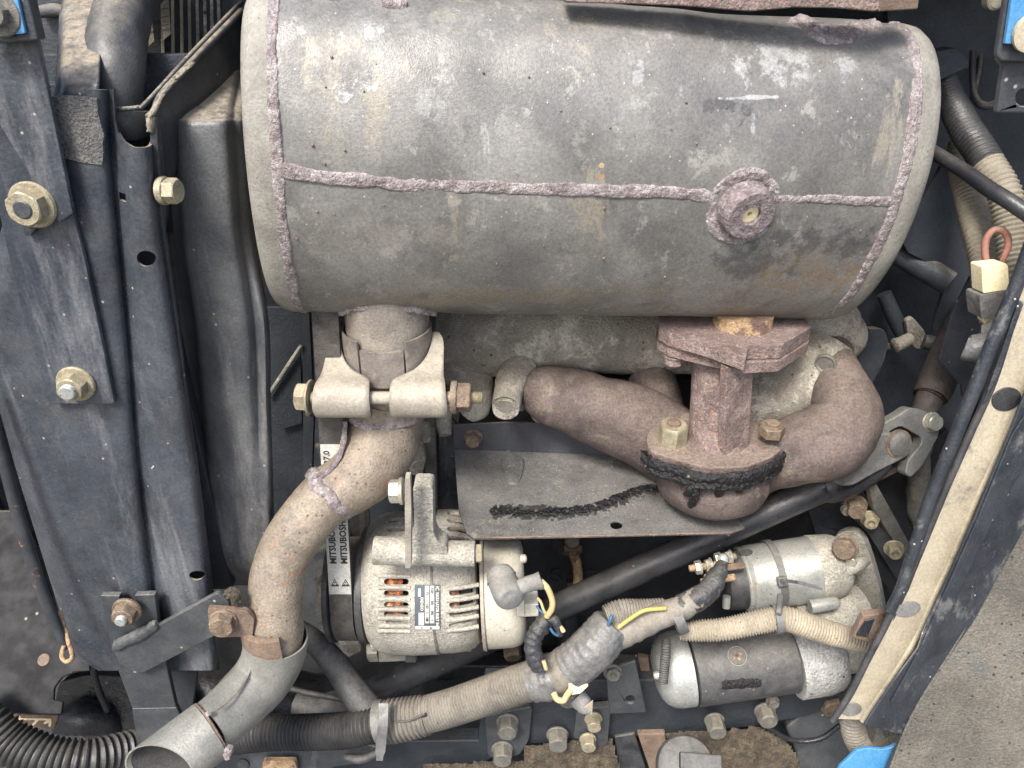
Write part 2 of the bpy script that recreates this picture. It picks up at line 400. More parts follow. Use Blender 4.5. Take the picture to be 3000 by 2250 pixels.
M['flangedust'] = mat('dusty_rusted_flange', (.12, .085, .075), (.21, .16, .135), 60, .8, .1, dust=((.36, .29, .22), .6, .4), bump=(7, 1.), grain=.35)
M['pipemid'] = mat('greyish_tan_stub', (.20, .175, .15), (.32, .285, .235), 80, .55, .2, patch=[((.30, .19, .19), 40, .60, .08, .6)], specks=((.1, .08, .07), 14, .2), bump=(5, .4), grain=.25)
M['navyd'] = mat('dusty_dark_paint', (.020, .025, .032), (.046, .052, .060), 160, .42, 0, patch=[((.13, .125, .11), 90, .60, .1, .5, (1, 1, .3))], specks=((.3, .28, .24), 22, .09), dust=((.40, .34, .25), .8, .45), bump=(7, .25), grain=.25)
M['slate'] = mat('slate_bracket_paint', (.028, .033, .038), (.048, .053, .058), 200, .48, 0, specks=((.4, .36, .28), 30, .05), dust=((.3, .28, .24), .35, .1), bump=(6, .2))
M['black'] = mat('black_block_paint', (.012, .014, .017), (.026, .028, .031), 200, .5, 0, dust=((.14, .125, .1), .3, .2), bump=(8, .3), grain=.3)
M['gloss'] = mat('glossy_black_casting', (.009, .010, .013), (.022, .023, .027), 150, .3, 0, specks=((.2, .18, .14), 26, .07), dust=((.12, .105, .085), .25, .5), bump=(7, .25), bump2=(40, .15))
M['shaft'] = mat('black_shaft_paint', (.016, .017, .020), (.035, .036, .04), 120, .36, 0, dust=((.18, .16, .13), .35, .2), specks=((.25, .22, .18), 26, .05), bump=(6, .2))
M['shield'] = mat('dusty_heat_shield', (.07, .071, .07), (.14, .137, .13), 160, .6, .1, patch=[((.27, .24, .19), 70, .58, .08, .7), ((.035, .038, .045), 150, .57, .14, .6)], specks=((.5, .42, .3), 9, .2), dust=((.25, .225, .19), .3, .1), bump=(6, .5), grain=.3)
M['shieldtop'] = mat('clean_dark_shield_paint', (.035, .038, .046), (.055, .058, .066), 120, .5, 0, dust=((.45, .36, .25), .5, .5), bump=(5, .2))
M['tar'] = mat('wet_black_oil', (.006, .006, .007), (.014, .013, .013), 30, .35, 0, specks=((.3, .24, .18), 20, .06), bump=(9, .9))
M['alu'] = mat('oxidised_aluminium', (.30, .285, .24), (.47, .445, .385), 90, .6, .25, patch=[((.19, .175, .15), 60, .56, .1, .65), ((.62, .60, .53), 30, .57, .08, .6)], specks=((.10, .09, .075), 11, .25), dust=((.48, .42, .32), .3, .1), bump=(7, .8), grain=.35)
M['cover'] = mat('painted_alternator_cover', (.42, .39, .32), (.53, .50, .415), 160, .5, .1, patch=[((.30, .26, .19), 90, .60, .1, .5)], specks=((.13, .11, .09), 14, .12), dust=((.46, .4, .3), .4, .1), bump=(5, .25))
M['silver'] = mat('silver_zinc_paint', (.36, .375, .355), (.48, .495, .47), 120, .34, .5, patch=[((.44, .39, .29), 70, .57, .1, .6)], specks=((.04, .04, .04), 16, .28), dust=((.46, .41, .32), .45, .1), bump=(5, .25))
M['roughalu'] = mat('rough_cast_aluminium', (.36, .355, .335), (.54, .535, .51), 30, .6, .3, specks=((.05, .05, .05), 24, .15), bump=(8, 1.), bump2=(14, .6))
M['motor'] = mat('dark_starter_paint', (.042, .044, .048), (.088, .087, .085), 60, .55, .1, patch=[((.27, .24, .2), 40, .62, .12, .6)], specks=((.4, .33, .22), 14, .08), dust=((.3, .27, .22), .4, .2), bump=(5, .4))
M['copper'] = mat('copper_winding', (.46, .20, .11), (.62, .33, .19), 14, .35, .8, bump=(3, .3))
M['copperdull'] = mat('dull_copper_winding', (.38, .2, .15), (.5, .3, .22), 14, .45, .6, bump=(3, .3))
M['rubber'] = mat('black_rubber', (.020, .021, .024), (.045, .046, .05), 60, .5, 0, dust=((.24, .22, .18), .4, .1), bump=(5, .4))
M['rubberdust'] = mat('dusty_grey_rubber', (.13, .13, .125), (.2, .2, .195), 60, .75, 0, dust=((.34, .31, .25), .5, 0), bump=(5, .35))
M['loom'] = mat('dusty_grey_conduit', (.115, .105, .09), (.2, .185, .155), 120, .6, 0, dust=((.34, .30, .23), .55, 0), specks=((.03, .03, .03), 20, .12), bump=(5, .3))
M['loomtan'] = mat('mud_dusted_conduit', (.30, .26, .19), (.42, .37, .28), 80, .8, 0, patch=[((.12, .12, .12), 40, .6, .1, .7)], specks=((.03, .03, .03), 14, .2), bump=(5, .4))
M['loomblack'] = mat('black_plastic_conduit', (.016, .016, .017), (.034, .034, .034), 120, .42, 0, dust=((.16, .145, .115), .35, .2), bump=(5, .25))
M['tape'] = mat('dusty_vinyl_tape', (.085, .086, .088), (.16, .157, .148), 90, .40, 0, patch=[((.045, .048, .056), 80, .53, .12, .7)], dust=((.30, .27, .21), .4, .3), bump=(5, .15), bump2=(26, .4))
M['tapeblack'] = mat('black_vinyl_tape', (.020, .021, .025), (.05, .052, .056), 90, .4, 0, patch=[((.24, .215, .16), 50, .58, .08, .6)], dust=((.3, .27, .2), .25, .3), bump=(12, .5))
M['yellow'] = mat('cream_wire', (.46, .34, .16), (.56, .44, .23), 60, .5, 0, bump=(5, .1))
M['wireyellow'] = mat('yellow_wire', (.36, .31, .07), (.46, .40, .12), 60, .5, 0, bump=(5, .1))
M['wireblue'] = mat('blue_wire', (.02, .08, .16), (.06, .14, .24), 60, .5, 0, bump=(5, .1))
M['wirered'] = mat('faded_red_wire', (.28, .11, .08), (.34, .16, .12), 60, .6, 0, dust=((.4, .3, .22), .5, 0), bump=(5, .1))
M['cream'] = mat('cream_plastic', (.72, .62, .36), (.80, .71, .46), 150, .5, 0, bump=(5, .05))
M['connector'] = mat('dusty_white_plastic', (.50, .47, .39), (.6, .57, .47), 100, .6, 0, bump=(5, .1))
M['blue'] = mat('tractor_blue_paint', (.05, .20, .42), (.10, .28, .50), 120, .35, 0, specks=((.5, .5, .5), 18, .06), bump=(6, .1))
M['dusty'] = mat('tan_dust_coat', (.34, .295, .215), (.46, .41, .30), 170, .85, 0, patch=[((.13, .125, .11), 150, .56, .10, .75)], specks=((.2, .17, .12), 9, .08), bump=(5, .25))
M['strip'] = mat('scuffed_black_paint', (.014, .018, .024), (.034, .04, .048), 120, .38, 0, patch=[((.20, .20, .185), 80, .53, .12, .6, (1, 1, .5))], specks=((.5, .5, .48), 14, .1), bump=(7, .35), dust=((.35, .32, .26), .3, .2))
M['mat'] = mat('dusty_rubber_fender_mat', (.080, .075, .063), (.155, .142, .115), 260, .8, 0, patch=[((.09, .10, .105), 190, .55, .15, .6)], specks=((.02, .02, .02), 22, .4), bump=(6, 1.), dust=((.3, .265, .21), .3, .1), grain=.35)
M['mud'] = mat('dried_mud', (.045, .036, .026), (.115, .09, .058), 40, .95, 0, patch=[((.26, .19, .105), 18, .6, .1, .6)], bump=(8, 1.), bump2=(20, .7), grain=.45)
M['hosedust'] = mat('dust_covered_hose', (.19, .168, .125), (.28, .248, .188), 110, .85, 0, bump=(5, .4))
M['fin'] = mat('radiator_core_dark', (.012, .013, .016), (.025, .027, .03), 60, .6)
M['hose'] = mat('dusty_radiator_hose', (.035, .038, .042), (.07, .07, .07), 120, .5, 0, patch=[((.45, .34, .17), 90, .57, .1, .8, (1, 1, .4))], dust=((.4, .34, .24), .4, .3), bump=(6, .2))
M['orange'] = mat('orange_rust', (.30, .19, .10), (.46, .33, .19), 40, .8, 0, patch=[((.13, .08, .07), 60, .50, .08, .9)], bump=(6, .8), grain=.35)
M['tabrust'] = mat('rusted_brown_lug', (.14, .10, .075), (.24, .17, .12), 50, .7, .1, patch=[((.38, .33, .33), 20, .58, .12, .6)], bump=(5, .6))
M['rodrust'] = mat('scratched_stay_rod', (.03, .034, .04), (.05, .055, .06), 60, .45, .2, patch=[((.45, .18, .06), 130, .58, .06, .95)], bump=(5, .2))
M['print'] = mat('black_print', (.012, .012, .014), (.02, .02, .02), 30, .6, 0, bump=None)
M['whiteprint'] = mat('pale_print', (.62, .60, .52), (.68, .66, .58), 30, .6, 0, bump=None)
M['beltprint'] = mat('pale_belt_print', (.38, .37, .33), (.48, .47, .43), 20, .7, 0, specks=((.25, .25, .24), 6, .3), bump=(3, .4))
M['belt'] = mat('worn_belt_fabric', (.045, .04, .036), (.085, .078, .068), 30, .8, 0, bump=(4, .8))
M['tie'] = mat('grey_cable_tie', (.07, .072, .078), (.12, .122, .125), 60, .45, 0, dust=((.3, .28, .22), .45, 0), bump=(5, .1))
M['paleplate'] = mat('bleached_label', (.46, .44, .38), (.56, .54, .47), 60, .6, 0, bump=None)
M['ground'] = mat('dark_concrete_yard', (.15, .14, .125), (.21, .2, .18), 900, .9, 0, bump=(30, .5))
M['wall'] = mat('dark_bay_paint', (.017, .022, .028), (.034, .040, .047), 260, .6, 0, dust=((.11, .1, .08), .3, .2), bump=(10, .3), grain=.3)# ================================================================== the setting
g = finish('ground', [V((-9000, -9000, -3900)), V((9000, -9000, -3900)), V((9000, 9000, -3900)), V((-9000, 9000, -3900))], [(0, 1, 2, 3)], M['ground'], smooth=0)
tag(g, 'pale concrete yard under the machine', kind='structure')
def slab(name, x0, x1, y0, y1, z0, z1, m=None, label='dark slab added to close off the engine bay and darken its gaps'):  # dark enclosure added so the gaps between the parts stay dark
    o = box(name, V(((x0 + x1) / 2, (y0 + y1) / 2, (z0 + z1) / 2)), V((1, 0, 0)), V((0, 1, 0)), V((0, 0, 1)), (x1 - x0) / 2, (y1 - y0) / 2, (z1 - z0) / 2, m or M['wall'], bevel=0)
    return tag(o, label, kind='structure')
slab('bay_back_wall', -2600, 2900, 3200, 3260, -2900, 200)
slab('bay_shade_sheet', -2600, 2900, 1900, 3200, 130, 170)  # unseen sheet added overhead for the shade it casts
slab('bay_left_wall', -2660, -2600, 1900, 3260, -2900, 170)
slab('added_dark_floor', -2600, 2900, 1450, 3200, -2820, -2760)  # added to hide the bright yard, so low gaps look dark
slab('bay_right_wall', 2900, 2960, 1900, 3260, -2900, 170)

# ================================================================== muffler
yaw, roll, MY, MZ, RY, RZ, XL, XR, tilt = .108, -.061, 1954.6, -437.6, 246., 389., -531.5, 885., .151
MA = V((math.cos(yaw) * math.cos(roll), math.sin(yaw) * math.cos(roll), math.sin(roll)))
b0 = V((-math.sin(yaw), math.cos(yaw), 0)); c0 = MA.cross(b0)
MB = b0 * math.cos(tilt) + c0 * math.sin(tilt); MC = -b0 * math.sin(tilt) + c0 * math.cos(tilt)
M0 = V((0, MY, MZ))
def mhit(u, v, grow=0):
    r = ray(u, v); d = V((r.dot(MB), r.dot(MC))); o = V((-M0.dot(MB), -M0.dot(MC)))
    ry, rz = RY + grow, RZ + grow
    A = (d.x / ry) ** 2 + (d.y / rz) ** 2; Bq = 2 * (d.x * o.x / ry ** 2 + d.y * o.y / rz ** 2); Cq = (o.x / ry) ** 2 + (o.y / rz) ** 2 - 1
    D = Bq * Bq - 4 * A * Cq
    t = (-Bq - math.sqrt(max(0, D))) / (2 * A); p = r * t
    y, z = (p - M0).dot(MB), (p - M0).dot(MC)
    return p, (MB * (y / ry ** 2) + MC * (z / rz ** 2)).normalized()
muf = thing('muffler', 'large grey oval exhaust muffler with rusty purple weld seams across the top of the engine', 'muffler', M0 + MA * 150 - MC * 400)
MT = M0 + MA * 150 - MC * 400
def zn(u, v, a, b, col, size, thr, soft, st, scl=(1, 1, 1)):
    p = mhit(u, v)[0]; return ((p.x - MT.x, p.z - MT.z), (a, b), col, size, thr, soft, st, scl)
M['muffler'] = mat('heat_greyed_steel', (.132, .128, .120), (.25, .241, .222), 240, .48, .25,
    patch=[((.33, .322, .30), 260, .53, .16, .6), ((.38, .365, .33), 90, .57, .06, .5), ((.10, .10, .105), 80, .59, .08, .55), ((.095, .093, .092), 200, .56, .12, .6), ((.33, .295, .225), 110, .57, .07, .6, (1, 1, .25)), ((.46, .45, .43), 60, .64, .05, .5, (1, 1, .3))],
    zones=[zn(2380, 800, 480, 170, (0.245, 0.169, 0.0936), 30, .56, .22, .7), zn(2300, 740, 520, 190, (0.055, 0.06, 0.065), 60, .60, .12, .6), zn(1100, 700, 420, 90, (.27, .25, .215), 110, .55, .14, .6), zn(960, 300, 110, 300, (.25, .235, .20), 80, .55, .12, .5), zn(1500, 870, 820, 75, (0.238, 0.209, 0.158), 70, .53, .14, .7),
           zn(2260, 190, 260, 100, (0.403, 0.403, 0.389), 40, .60, .14, .7), zn(2480, 180, 60, 120, (0.36, 0.36, 0.353), 50, .62, .08, .7), zn(1085, 90, 70, 60, (0.446, 0.446, 0.439), 34, .60, .14, .7), zn(1050, 250, 110, 28, (0.418, 0.403, 0.382), 30, .62, .08, .8),
           zn(1010, 285, 60, 30, (0.432, 0.432, 0.425), 30, .62, .08, .8), zn(2110, 312, 100, 34, (0.085, 0.08, 0.08), 30, .60, .06, .8), zn(2190, 345, 60, 60, (0.08, 0.078, 0.08), 24, .62, .06, .8), zn(2200, 286, 120, 9, (0.403, 0.403, 0.403), 30, .55, .08, .85),
           zn(2205, 360, 14, 50, (0.36, 0.36, 0.36), 24, .55, .1, .8), zn(1270, 300, 90, 90, (0.288, 0.288, 0.274), 40, .62, .1, .7), zn(1480, 370, 60, 120, (0.274, 0.266, 0.245), 30, .63, .08, .7), zn(1700, 400, 40, 130, (0.245, 0.238, 0.216), 30, .63, .08, .7),
           zn(1870, 220, 30, 90, (0.331, 0.331, 0.331), 30, .62, .08, .7), zn(1340, 60, 140, 60, (0.259, 0.248, 0.202), 60, .60, .12, .6), zn(1763, 485, 14, 11, (0.446, 0.36, 0.202), 30, .50, .04, 1), zn(1763, 518, 10, 9, (0.396, 0.245, 0.101), 30, .50, .04, 1)],
    specks=((.46, .44, .41), 11, .08), bump=(4, .25), grain=.24)
def mring(x, s, n=72):
    return [M0 + MA * x + MB * (RY * s * math.cos(2 * math.pi * i / n)) + MC * (RZ * s * math.sin(2 * math.pi * i / n)) for i in range(n)]
def mloft(name, prof, m, n=72, dent=0):
    vs = []; fs = []
    for x, s in prof: vs += mring(x, s, n)
    if dent: vs = [p + (p - M0 - MA * (p - M0).dot(MA)).normalized() * dent * mn.fractal(p / 260, .5, 2, 2) for p in vs]
    for i in range(len(prof) - 1):
        for q in range(n): fs.append((i * n + q, i * n + (q + 1) % n, (i + 1) * n + (q + 1) % n, (i + 1) * n + q))
    fs.append(tuple(range(n))); fs.append(tuple((len(prof) - 1) * n + q for q in range(n)))
    return finish(name, vs, fs, m, muf, smooth=60)
mloft('shell', [(XL + (XR - XL) * i / 40, 1) for i in range(41)], M['muffler'], dent=5)
e1 = mloft('end_cap', [(XL + 4, 1.004), (XL - 20, 1.004), (XL - 40, .99), (XL - 54, .965), (XL - 63, .92), (XL - 66, .86), (XL - 66, .8), (XL - 50, .74)], M['rim'])
e2 = mloft('end_cap', [(XR - 4, 1.004), (XR + 20, 1.004), (XR + 42, .995), (XR + 58, .97), (XR + 68, .93), (XR + 72, .87), (XR + 72, .8), (XR + 56, .74)], M['rim'])
def mbead(name, px, wd, ht, **k):
    h = [mhit(u, v) for u, v in px]
    return bead(name, [p for p, q in h], [q for p, q in h], wd, ht, M['weld'], muf, **k)
mbead('weld_seam', [(800, 495), (900, 510), (990, 522), (1060, 528), (1180, 543), (1240, 540), (1400, 548), (1600, 552), (1800, 560), (2000, 567), (2100, 575)], 16, 4.2, step=3.5, nw=13, rough=1.3)
mbead('weld_seam', [(2250, 578), (2400, 583), (2560, 590), (2630, 590)], 13, 4, step=3.5, nw=11, rough=1.3)
def ringpts(x):
    out = []
    for i in range(10, 72):
        pass
    return out
def ringbead(x, wd, ht, a0, a1, m=44):
    ps, ns_ = [], []
    for i in range(m + 1):
        a = a0 + (a1 - a0) * i / m
        ps.append(M0 + MA * x + MB * (RY * math.cos(a)) + MC * (RZ * math.sin(a)))
        ns_.append((MB * (math.cos(a) / RY) + MC * (math.sin(a) / RZ)).normalized())
    return bead('weld_ring', ps, ns_, wd, ht, M['weld'], muf, step=4, nw=11, rough=1.7)
ringbead(XL + 4, 13, 3.6, rad(95), rad(278)); ringbead(XR - 6, 15, 3.8, rad(85), rad(280))
# plug boss
bp, bn_ = mhit(2178, 606); 
bax = (bn_ + V((.20, -.1, -.22))).normalized()
lathe('plug_boss', bp - bn_ * 20, bax, [(0, 66), (40, 64), (52, 62), (56, 58), (56, 24), (40, 22)], M['bossrust'], muf, n=40)
lathe('plug', bp - bn_ * 20, bax, [(38, 24), (46, 22), (46.5, 6), (30, 5)], M['cream'], muf, n=20)
X_, Y_ = perp(bn_)
bead('weld_ring', [bp + X_ * 74 * math.cos(a) + Y_ * 76 * math.sin(a) - bn_ * 4 for a in [i * 2 * math.pi / 24 for i in range(25)]], [bn_] * 25, 18, 7, M['weld'], muf, step=4, nw=13, rough=1.7)
# weld patch and bracket flange over the muffler at the top right
tp = [mhit(u, v) for u, v in [(2330, 55), (2390, 85), (2440, 100), (2500, 92), (2560, 70)]]
bead('weld_patch', [p for p, q in tp], [q for p, q in tp], 34, 9, M['weld'], muf, step=4, nw=13, rough=1.6)
tp = [mhit(u, 12) for u in (1120, 1150, 1190)]
bead('weld_patch', [p for p, q in tp], [q for p, q in tp], 16, 12, M['weld'], muf, step=5)
# spatter grains left by the welding
vs = []; fs = []
for (u, v) in [(1125, 602), (1218, 570), (1362, 573), (980, 627), (1190, 640), (1010, 440), (2113, 717), (2515, 398), (2520, 676), (1490, 610), (1770, 610), (930, 620), (870, 700), (1455, 772), (1230, 770), (2010, 300), (1550, 225)] + [(random.uniform(850, 2600), random.uniform(100, 850)) for _ in range(26)]:
    p, q = mhit(u, v); r = random.uniform(1.6, 4.2); x, y = perp(q); b = len(vs)
    for z, k in ((-1, 1), (r * .6, .8), (r, .35)): vs += circ(p + q * z, x, y, r * k, 6)
    for i in range(2):
        for j in range(6): fs.append((b + i * 6 + j, b + i * 6 + (j + 1) % 6, b + i * 6 + 6 + (j + 1) % 6, b + i * 6 + 6 + j))
    fs.append(tuple(b + 12 + j for j in range(6)))
tag(finish('weld_spatter', vs, fs, M['tabrust'], muf), kind='stuff')
# outlet stub (left) with slotted collar, inlet boss (right)
S0 = P(1132, 905, 2060); DN = V((0, 0, -1))
def down(p, z): return p + V((0, 0, -z))
lathe('outlet_stub', down(S0, -120), DN, [(0, 112), (120, 112), (270, 112)], M['pipemid'], muf, n=48)
h = [mhit(u, v) for u, v in [(985, 915), (1040, 903), (1110, 897), (1180, 901), (1235, 908), (1275, 917)]]
bead('weld_ring', [p for p, q in h], [q + V((0, 0, -.5)) for p, q in h], 9, 11, M['weld'], muf, step=4)
# ---- heavy rusty bracket plate over the muffler (top edge of the photo)
fb = thing('rusty_bracket_plate', 'heavy rusty steel bracket plate lying over the muffler at its top right', 'bracket', P(2200, 0, 1700))
pb = Pl(2100, 10, 1640)
plate('plate', [(1640, -60), (1655, 8), (1850, 12), (2000, 18), (2200, 34), (2330, 22), (2450, 24), (2560, 34), (2575, 30), (2600, -60)], Pl(2100, 10, 1800), 60, M['rust'], fb, bevel=4)
plate('gusset', [(2575, 34), (2690, 27), (2700, -60), (2590, -60)], Pl(2600, 10, 1812, (.5, -1, 0)), 40, M['tabrust'], fb, bevel=3)

# ================================================================== exhaust clamp
clp = thing('pipe_clamp', 'dull zinc saddle clamp with rolled ears squeezing the slotted collar under the muffler', 'clamp', down(S0, 330))
# slotted collar belongs to the tail pipe that slips over the stub
tail = thing('tail_pipe', 'tan rusty exhaust tail pipe curving down to a grey flared tip at the bottom left', 'exhaust pipe', P(450, 2240, 2300))
CT = P(1132, 955, 2075)
def collar():
    n = 120; vs = []; fs = []; r0, r1 = 114, 121; z0, z1 = 0, 126
    for seg_a, seg_b, zz in ((-118, -62, 22), (-128 - 110, -121, 0), (-59, 60, 0)):
        m = 26; b = len(vs)
        for i in range(m + 1):
            a = rad(seg_a + (seg_b - seg_a) * i / m)
            for r, z in ((r0, zz), (r1, zz), (r1, z1), (r0, z1)): vs.append(CT + V((r * math.cos(a), r * math.sin(a), -z)))
        for i in range(m):
            for k in range(4): fs.append((b + i * 4 + k, b + i * 4 + (k + 1) % 4, b + i * 4 + 4 + (k + 1) % 4, b + i * 4 + 4 + k))
        fs.append((b, b + 1, b + 2, b + 3)); fs.append(tuple(b + m * 4 + k for k in range(4)))
    return finish('slotted_collar', vs, fs, M['pipedark'], tail, smooth=40, bevel=1)
collar()
lathe('pipe_neck', down(CT, 90), DN, [(0, 109), (165, 110)], M['pipedark'], tail, n=48)
# saddle: U band with two ears rolled over the bolt
def saddle():
    o = CT + V((0, 0, -112)); n = 30; vs = []; fs = []
    rows = []
    # band path seen from above: ear left -> round the back -> ear right, top edge climbs at the back
    pth = []
    for i in range(n + 1):
        a = rad(212 - 244 * i / n)     # 212deg (front left) over the back to -32
        pth.append((V((math.cos(a) * 138, math.sin(a) * 138, 0)), 20 + 50 * math.sin(max(0, math.pi * i / n)), 34))
    for p, up_, dn_ in pth:
        nn = p.normalized(); r = []
        for off, z in ((0, up_), (9, up_), (9, -dn_), (0, -dn_)): r.append(o + p + nn * (off - 9) + V((0, 0, z)))
        rows.append(r)
    for r in rows: vs += r
    for i in range(n):
        for k in range(4): fs.append((i * 4 + k, i * 4 + (k + 1) % 4, i * 4 + 4 + (k + 1) % 4, i * 4 + 4 + k))
    fs += [(0, 1, 2, 3), tuple(n * 4 + k for k in range(4))]
    finish('band', vs, fs, M['clamp'], clp, smooth=40, bevel=2)
saddle()
bc = CT + V((0, -150, -128))    # bolt centre line
def ear(s):
    """sheet rising against the pipe and rolled forward over the bolt; s=-1 left, 1 right"""
    sec = []
    prof = [(20, 104), (0, 96), (-24, 82), (-48, 68), (-72, 56), (-94, 46), (-114, 40), (-132, 37), (-150, 34), (-168, 26), (-180, 8), (-184, -14), (-178, -38), (-160, -54), (-136, -58), (-118, -50)]  # (y, z) relative to CT y, bolt z
    xs_in = [122, 122, 119, 112, 99, 79, 50, 32, 28, 26, 26, 25, 26, 28, 30, 34]; xs_out = [138, 150, 155, 156, 157, 158, 160, 163, 166, 168, 170, 172, 170, 168, 166, 160]
    rows = []
    for (y, z), xi, xo in zip(prof, xs_in, xs_out):
        rows.append([CT + V((s * (xi + (xo - xi) * k / 3), y - 8, -128 + z)) for k in range(4)])
    grid('ear', rows, M['clamp'], clp, th=7, subu=3, subv=5)
ear(-1); ear(1)
lathe('bolt_shaft', bc + V((-180, -10, -4)), V((1, 0, 0)), [(0, 17), (380, 17)], M['clamp'], clp, n=20)
bolt(bc + V((-182, -6, -4)), (-1, .1, 0), 39, 30, M['zinc'], clp, washer=46, name='bolt_head', rot=.5)
bolt(bc + V((182, -6, -4)), (1, -.05, 0), 38, 36, M['brownbolt'], clp, washer=44, stud=(17, 30), name='nut', rot=.2, smat=M['zinc'], wh=14)

# ================================================================== tail pipe
elb = [(P(1132, 1140, 2160), 108), (P(1130, 1200, 2195), 108), (P(1128, 1250, 2200), 107), (P(1116, 1305, 2195), 104), (P(1078, 1368, 2175), 97), (P(1026, 1414, 2160), 89), (P(966, 1450, 2145), 82)]
tube('elbow', elb, M['pipe'], tail, n=40, jit=2, jsize=60)
mid = [(P(972, 1442, 2145), 80), (P(920, 1496, 2135), 77), (P(860, 1575, 2130), 75), (P(820, 1660, 2130), 74), (P(806, 1760, 2130), 74), (P(808, 1850, 2142), 74), (P(806, 1905, 2163), 73)]
tube('down_pipe', mid, M['pipe'], tail, n=40, jit=1.5, jsize=50)
def ringon(c, ax, r, wd, ht, a0=0, a1=360, m='weld', name='weld_ring', par=None, tw=0):
    X, Y = perp(ax); k = 30
    ps = [c + (X * math.cos(rad(a0 + (a1 - a0) * i / k)) + Y * math.sin(rad(a0 + (a1 - a0) * i / k))) * r + ax.normalized() * 5 * math.sin(i * 1.3) * tw for i in range(k + 1)]
    return bead(name, ps, [(p - c).normalized() for p in ps], wd, ht, M[m], par or tail, step=4, rough=1.5)
ringon(P(1130, 1190, 2192), V((0, .05, -1)), 111, 15, 7, tw=1)
ringon(P(970, 1444, 2145), P(940, 1475, 2140) - P(1000, 1420, 2150), 82, 18, 6, tw=1)
# torn strip along the elbow's outer edge
h1 = [P(1010, 1235, 2110), P(1003, 1300, 2100), P(985, 1350, 2090), P(945, 1390, 2080), P(915, 1400, 2080)]
bead('torn_seam', h1, [V((-.6, -1, .2))] * 5, 8, 3, M['bossrust'], tail, step=4, rough=1.6)
# grey outer sleeve: oval, open top, crease down the middle
slv = [(P(808, 1864, 2146), 88), (P(806, 1900, 2166), 87), (P(790, 1950, 2182), 85), (P(757, 2000, 2175), 82), (P(713, 2045, 2140), 79), (P(662, 2095, 2090), 75), (P(604, 2144, 2035), 73)]
tube('sleeve', slv, M['pipegrey'], tail, n=44, wall=5, jit=1.2, jsize=60)
h = [(735, 1935), (728, 1975), (700, 2020), (665, 2058), (638, 2078)]
bead('sleeve_seam', [P(u, v, d) for (u, v), d in zip(h, (2104, 2096, 2062, 2020, 1996))], [V((0, -1, .4))] * 5, 4, 3, M['pipedark'], tail, step=6, rough=.2)
tA_, tB_ = P(616, 2140, 2040), P(446, 2271, 1950)
tT = (tB_ - tA_).normalized(); tp0 = P(360, 2228, 1975); tn = (P(620, 2266, 1925) - tp0).cross(P(470, 2420, 2040) - tp0).normalized(); tX, tY = perp(tT)
vs = []; nS = 52
for R_ in (82, 78):
    for k in (0, .35, .7, 1):
        for q in range(nS):
            a = 2 * math.pi * q / nS; p = tA_ + (tX * math.cos(a) + tY * math.sin(a)) * R_
            L_ = (tp0 - p).dot(tn) / tT.dot(tn); vs.append(p + tT * (L_ * k))
fs = []
for b in (0, 4 * nS):
    for i in range(3):
        for q in range(nS): fs.append((b + i * nS + q, b + i * nS + (q + 1) % nS, b + (i + 1) * nS + (q + 1) % nS, b + (i + 1) * nS + q))
for q in range(nS):
    q2 = (q + 1) % nS; fs.append((3 * nS + q, 3 * nS + q2, 7 * nS + q2, 7 * nS + q)); fs.append((q, q2, 4 * nS + q2, 4 * nS + q))
finish('tip', vs, fs, M['pipegrey'], tail, smooth=50)
vs = []; fs = []
for k in (.02, .4, .97):
    for q in range(nS):
        a = 2 * math.pi * q / nS; p = tA_ + (tX * math.cos(a) + tY * math.sin(a)) * 77
        vs.append(p + tT * ((tp0 - p).dot(tn) / tT.dot(tn) * k - (0 if k < .9 else 6)))
for i in range(2):
    for q in range(nS): fs.append((i * nS + q, i * nS + (q + 1) % nS, (i + 1) * nS + (q + 1) % nS, (i + 1) * nS + q))
fs.append(tuple(range(nS)))
finish('sooty_bore', vs, fs, M['soot'], tail, smooth=50)
ringon(P(620, 2137, 2043), tT, 77, 5, 4, m='tabrust')
bead('weld_blob', [P(656, 2192, 2000), P(664, 2196, 2000), P(664, 2216, 2000)], [V((0.3, -1, .2))] * 3, 16, 14, M['weld'], tail, step=4)
bead('weld_blob', [P(604, 2085, 1982), P(612, 2096, 1980)], [V((0, -1, .4))] * 2, 9, 6, M['weld'], tail, step=4)
# clamp strap welded on the pipe + lug with bolt
stp = []
for i in range(13):
    a = rad(200 + 95 * i / 12); stp.append(P(807, 1838, 2140) + V((84 * math.cos(a), 84 * math.sin(a), 0)))
vs = []; fs = []
c_ = P(807, 1838, 2140)
for p in stp:
    nn = V((p.x - c_.x, p.y - c_.y, 0)).normalized()
    for off, z in ((-9, 38), (9, 38), (9, -34), (-9, -34)): vs.append(p + nn * off + V((0, 0, z)))
for i in range(12):
    for k in range(4): fs.append((i * 4 + k, i * 4 + (k + 1) % 4, i * 4 + 4 + (k + 1) % 4, i * 4 + 4 + k))
fs += [(0, 1, 2, 3), (48, 49, 50, 51)]
finish('strap', vs, fs, M['tabrust'], tail, bevel=2)
plg = Pl(660, 1820, 1506, (.1, -1, .05))
lug = plate('lug', rnd([(608, 1782), (722, 1790), (745, 1815), (740, 1865), (650, 1868), (612, 1850)], 8), plg, 16, M['tabrust'], tail)
bolt(plg.hit(655, 1818), plg.n, 33, 26, M['brownbolt'], tail, washer=37, rot=.6)
bead('mud_clot', [P(662, 1748, 2040), P(676, 1738, 2035), P(690, 1745, 2030), P(690, 1772, 2030)], [V((0, -1, .5))] * 4, 14, 12, M['mud'], tail, step=3, rough=2.6)

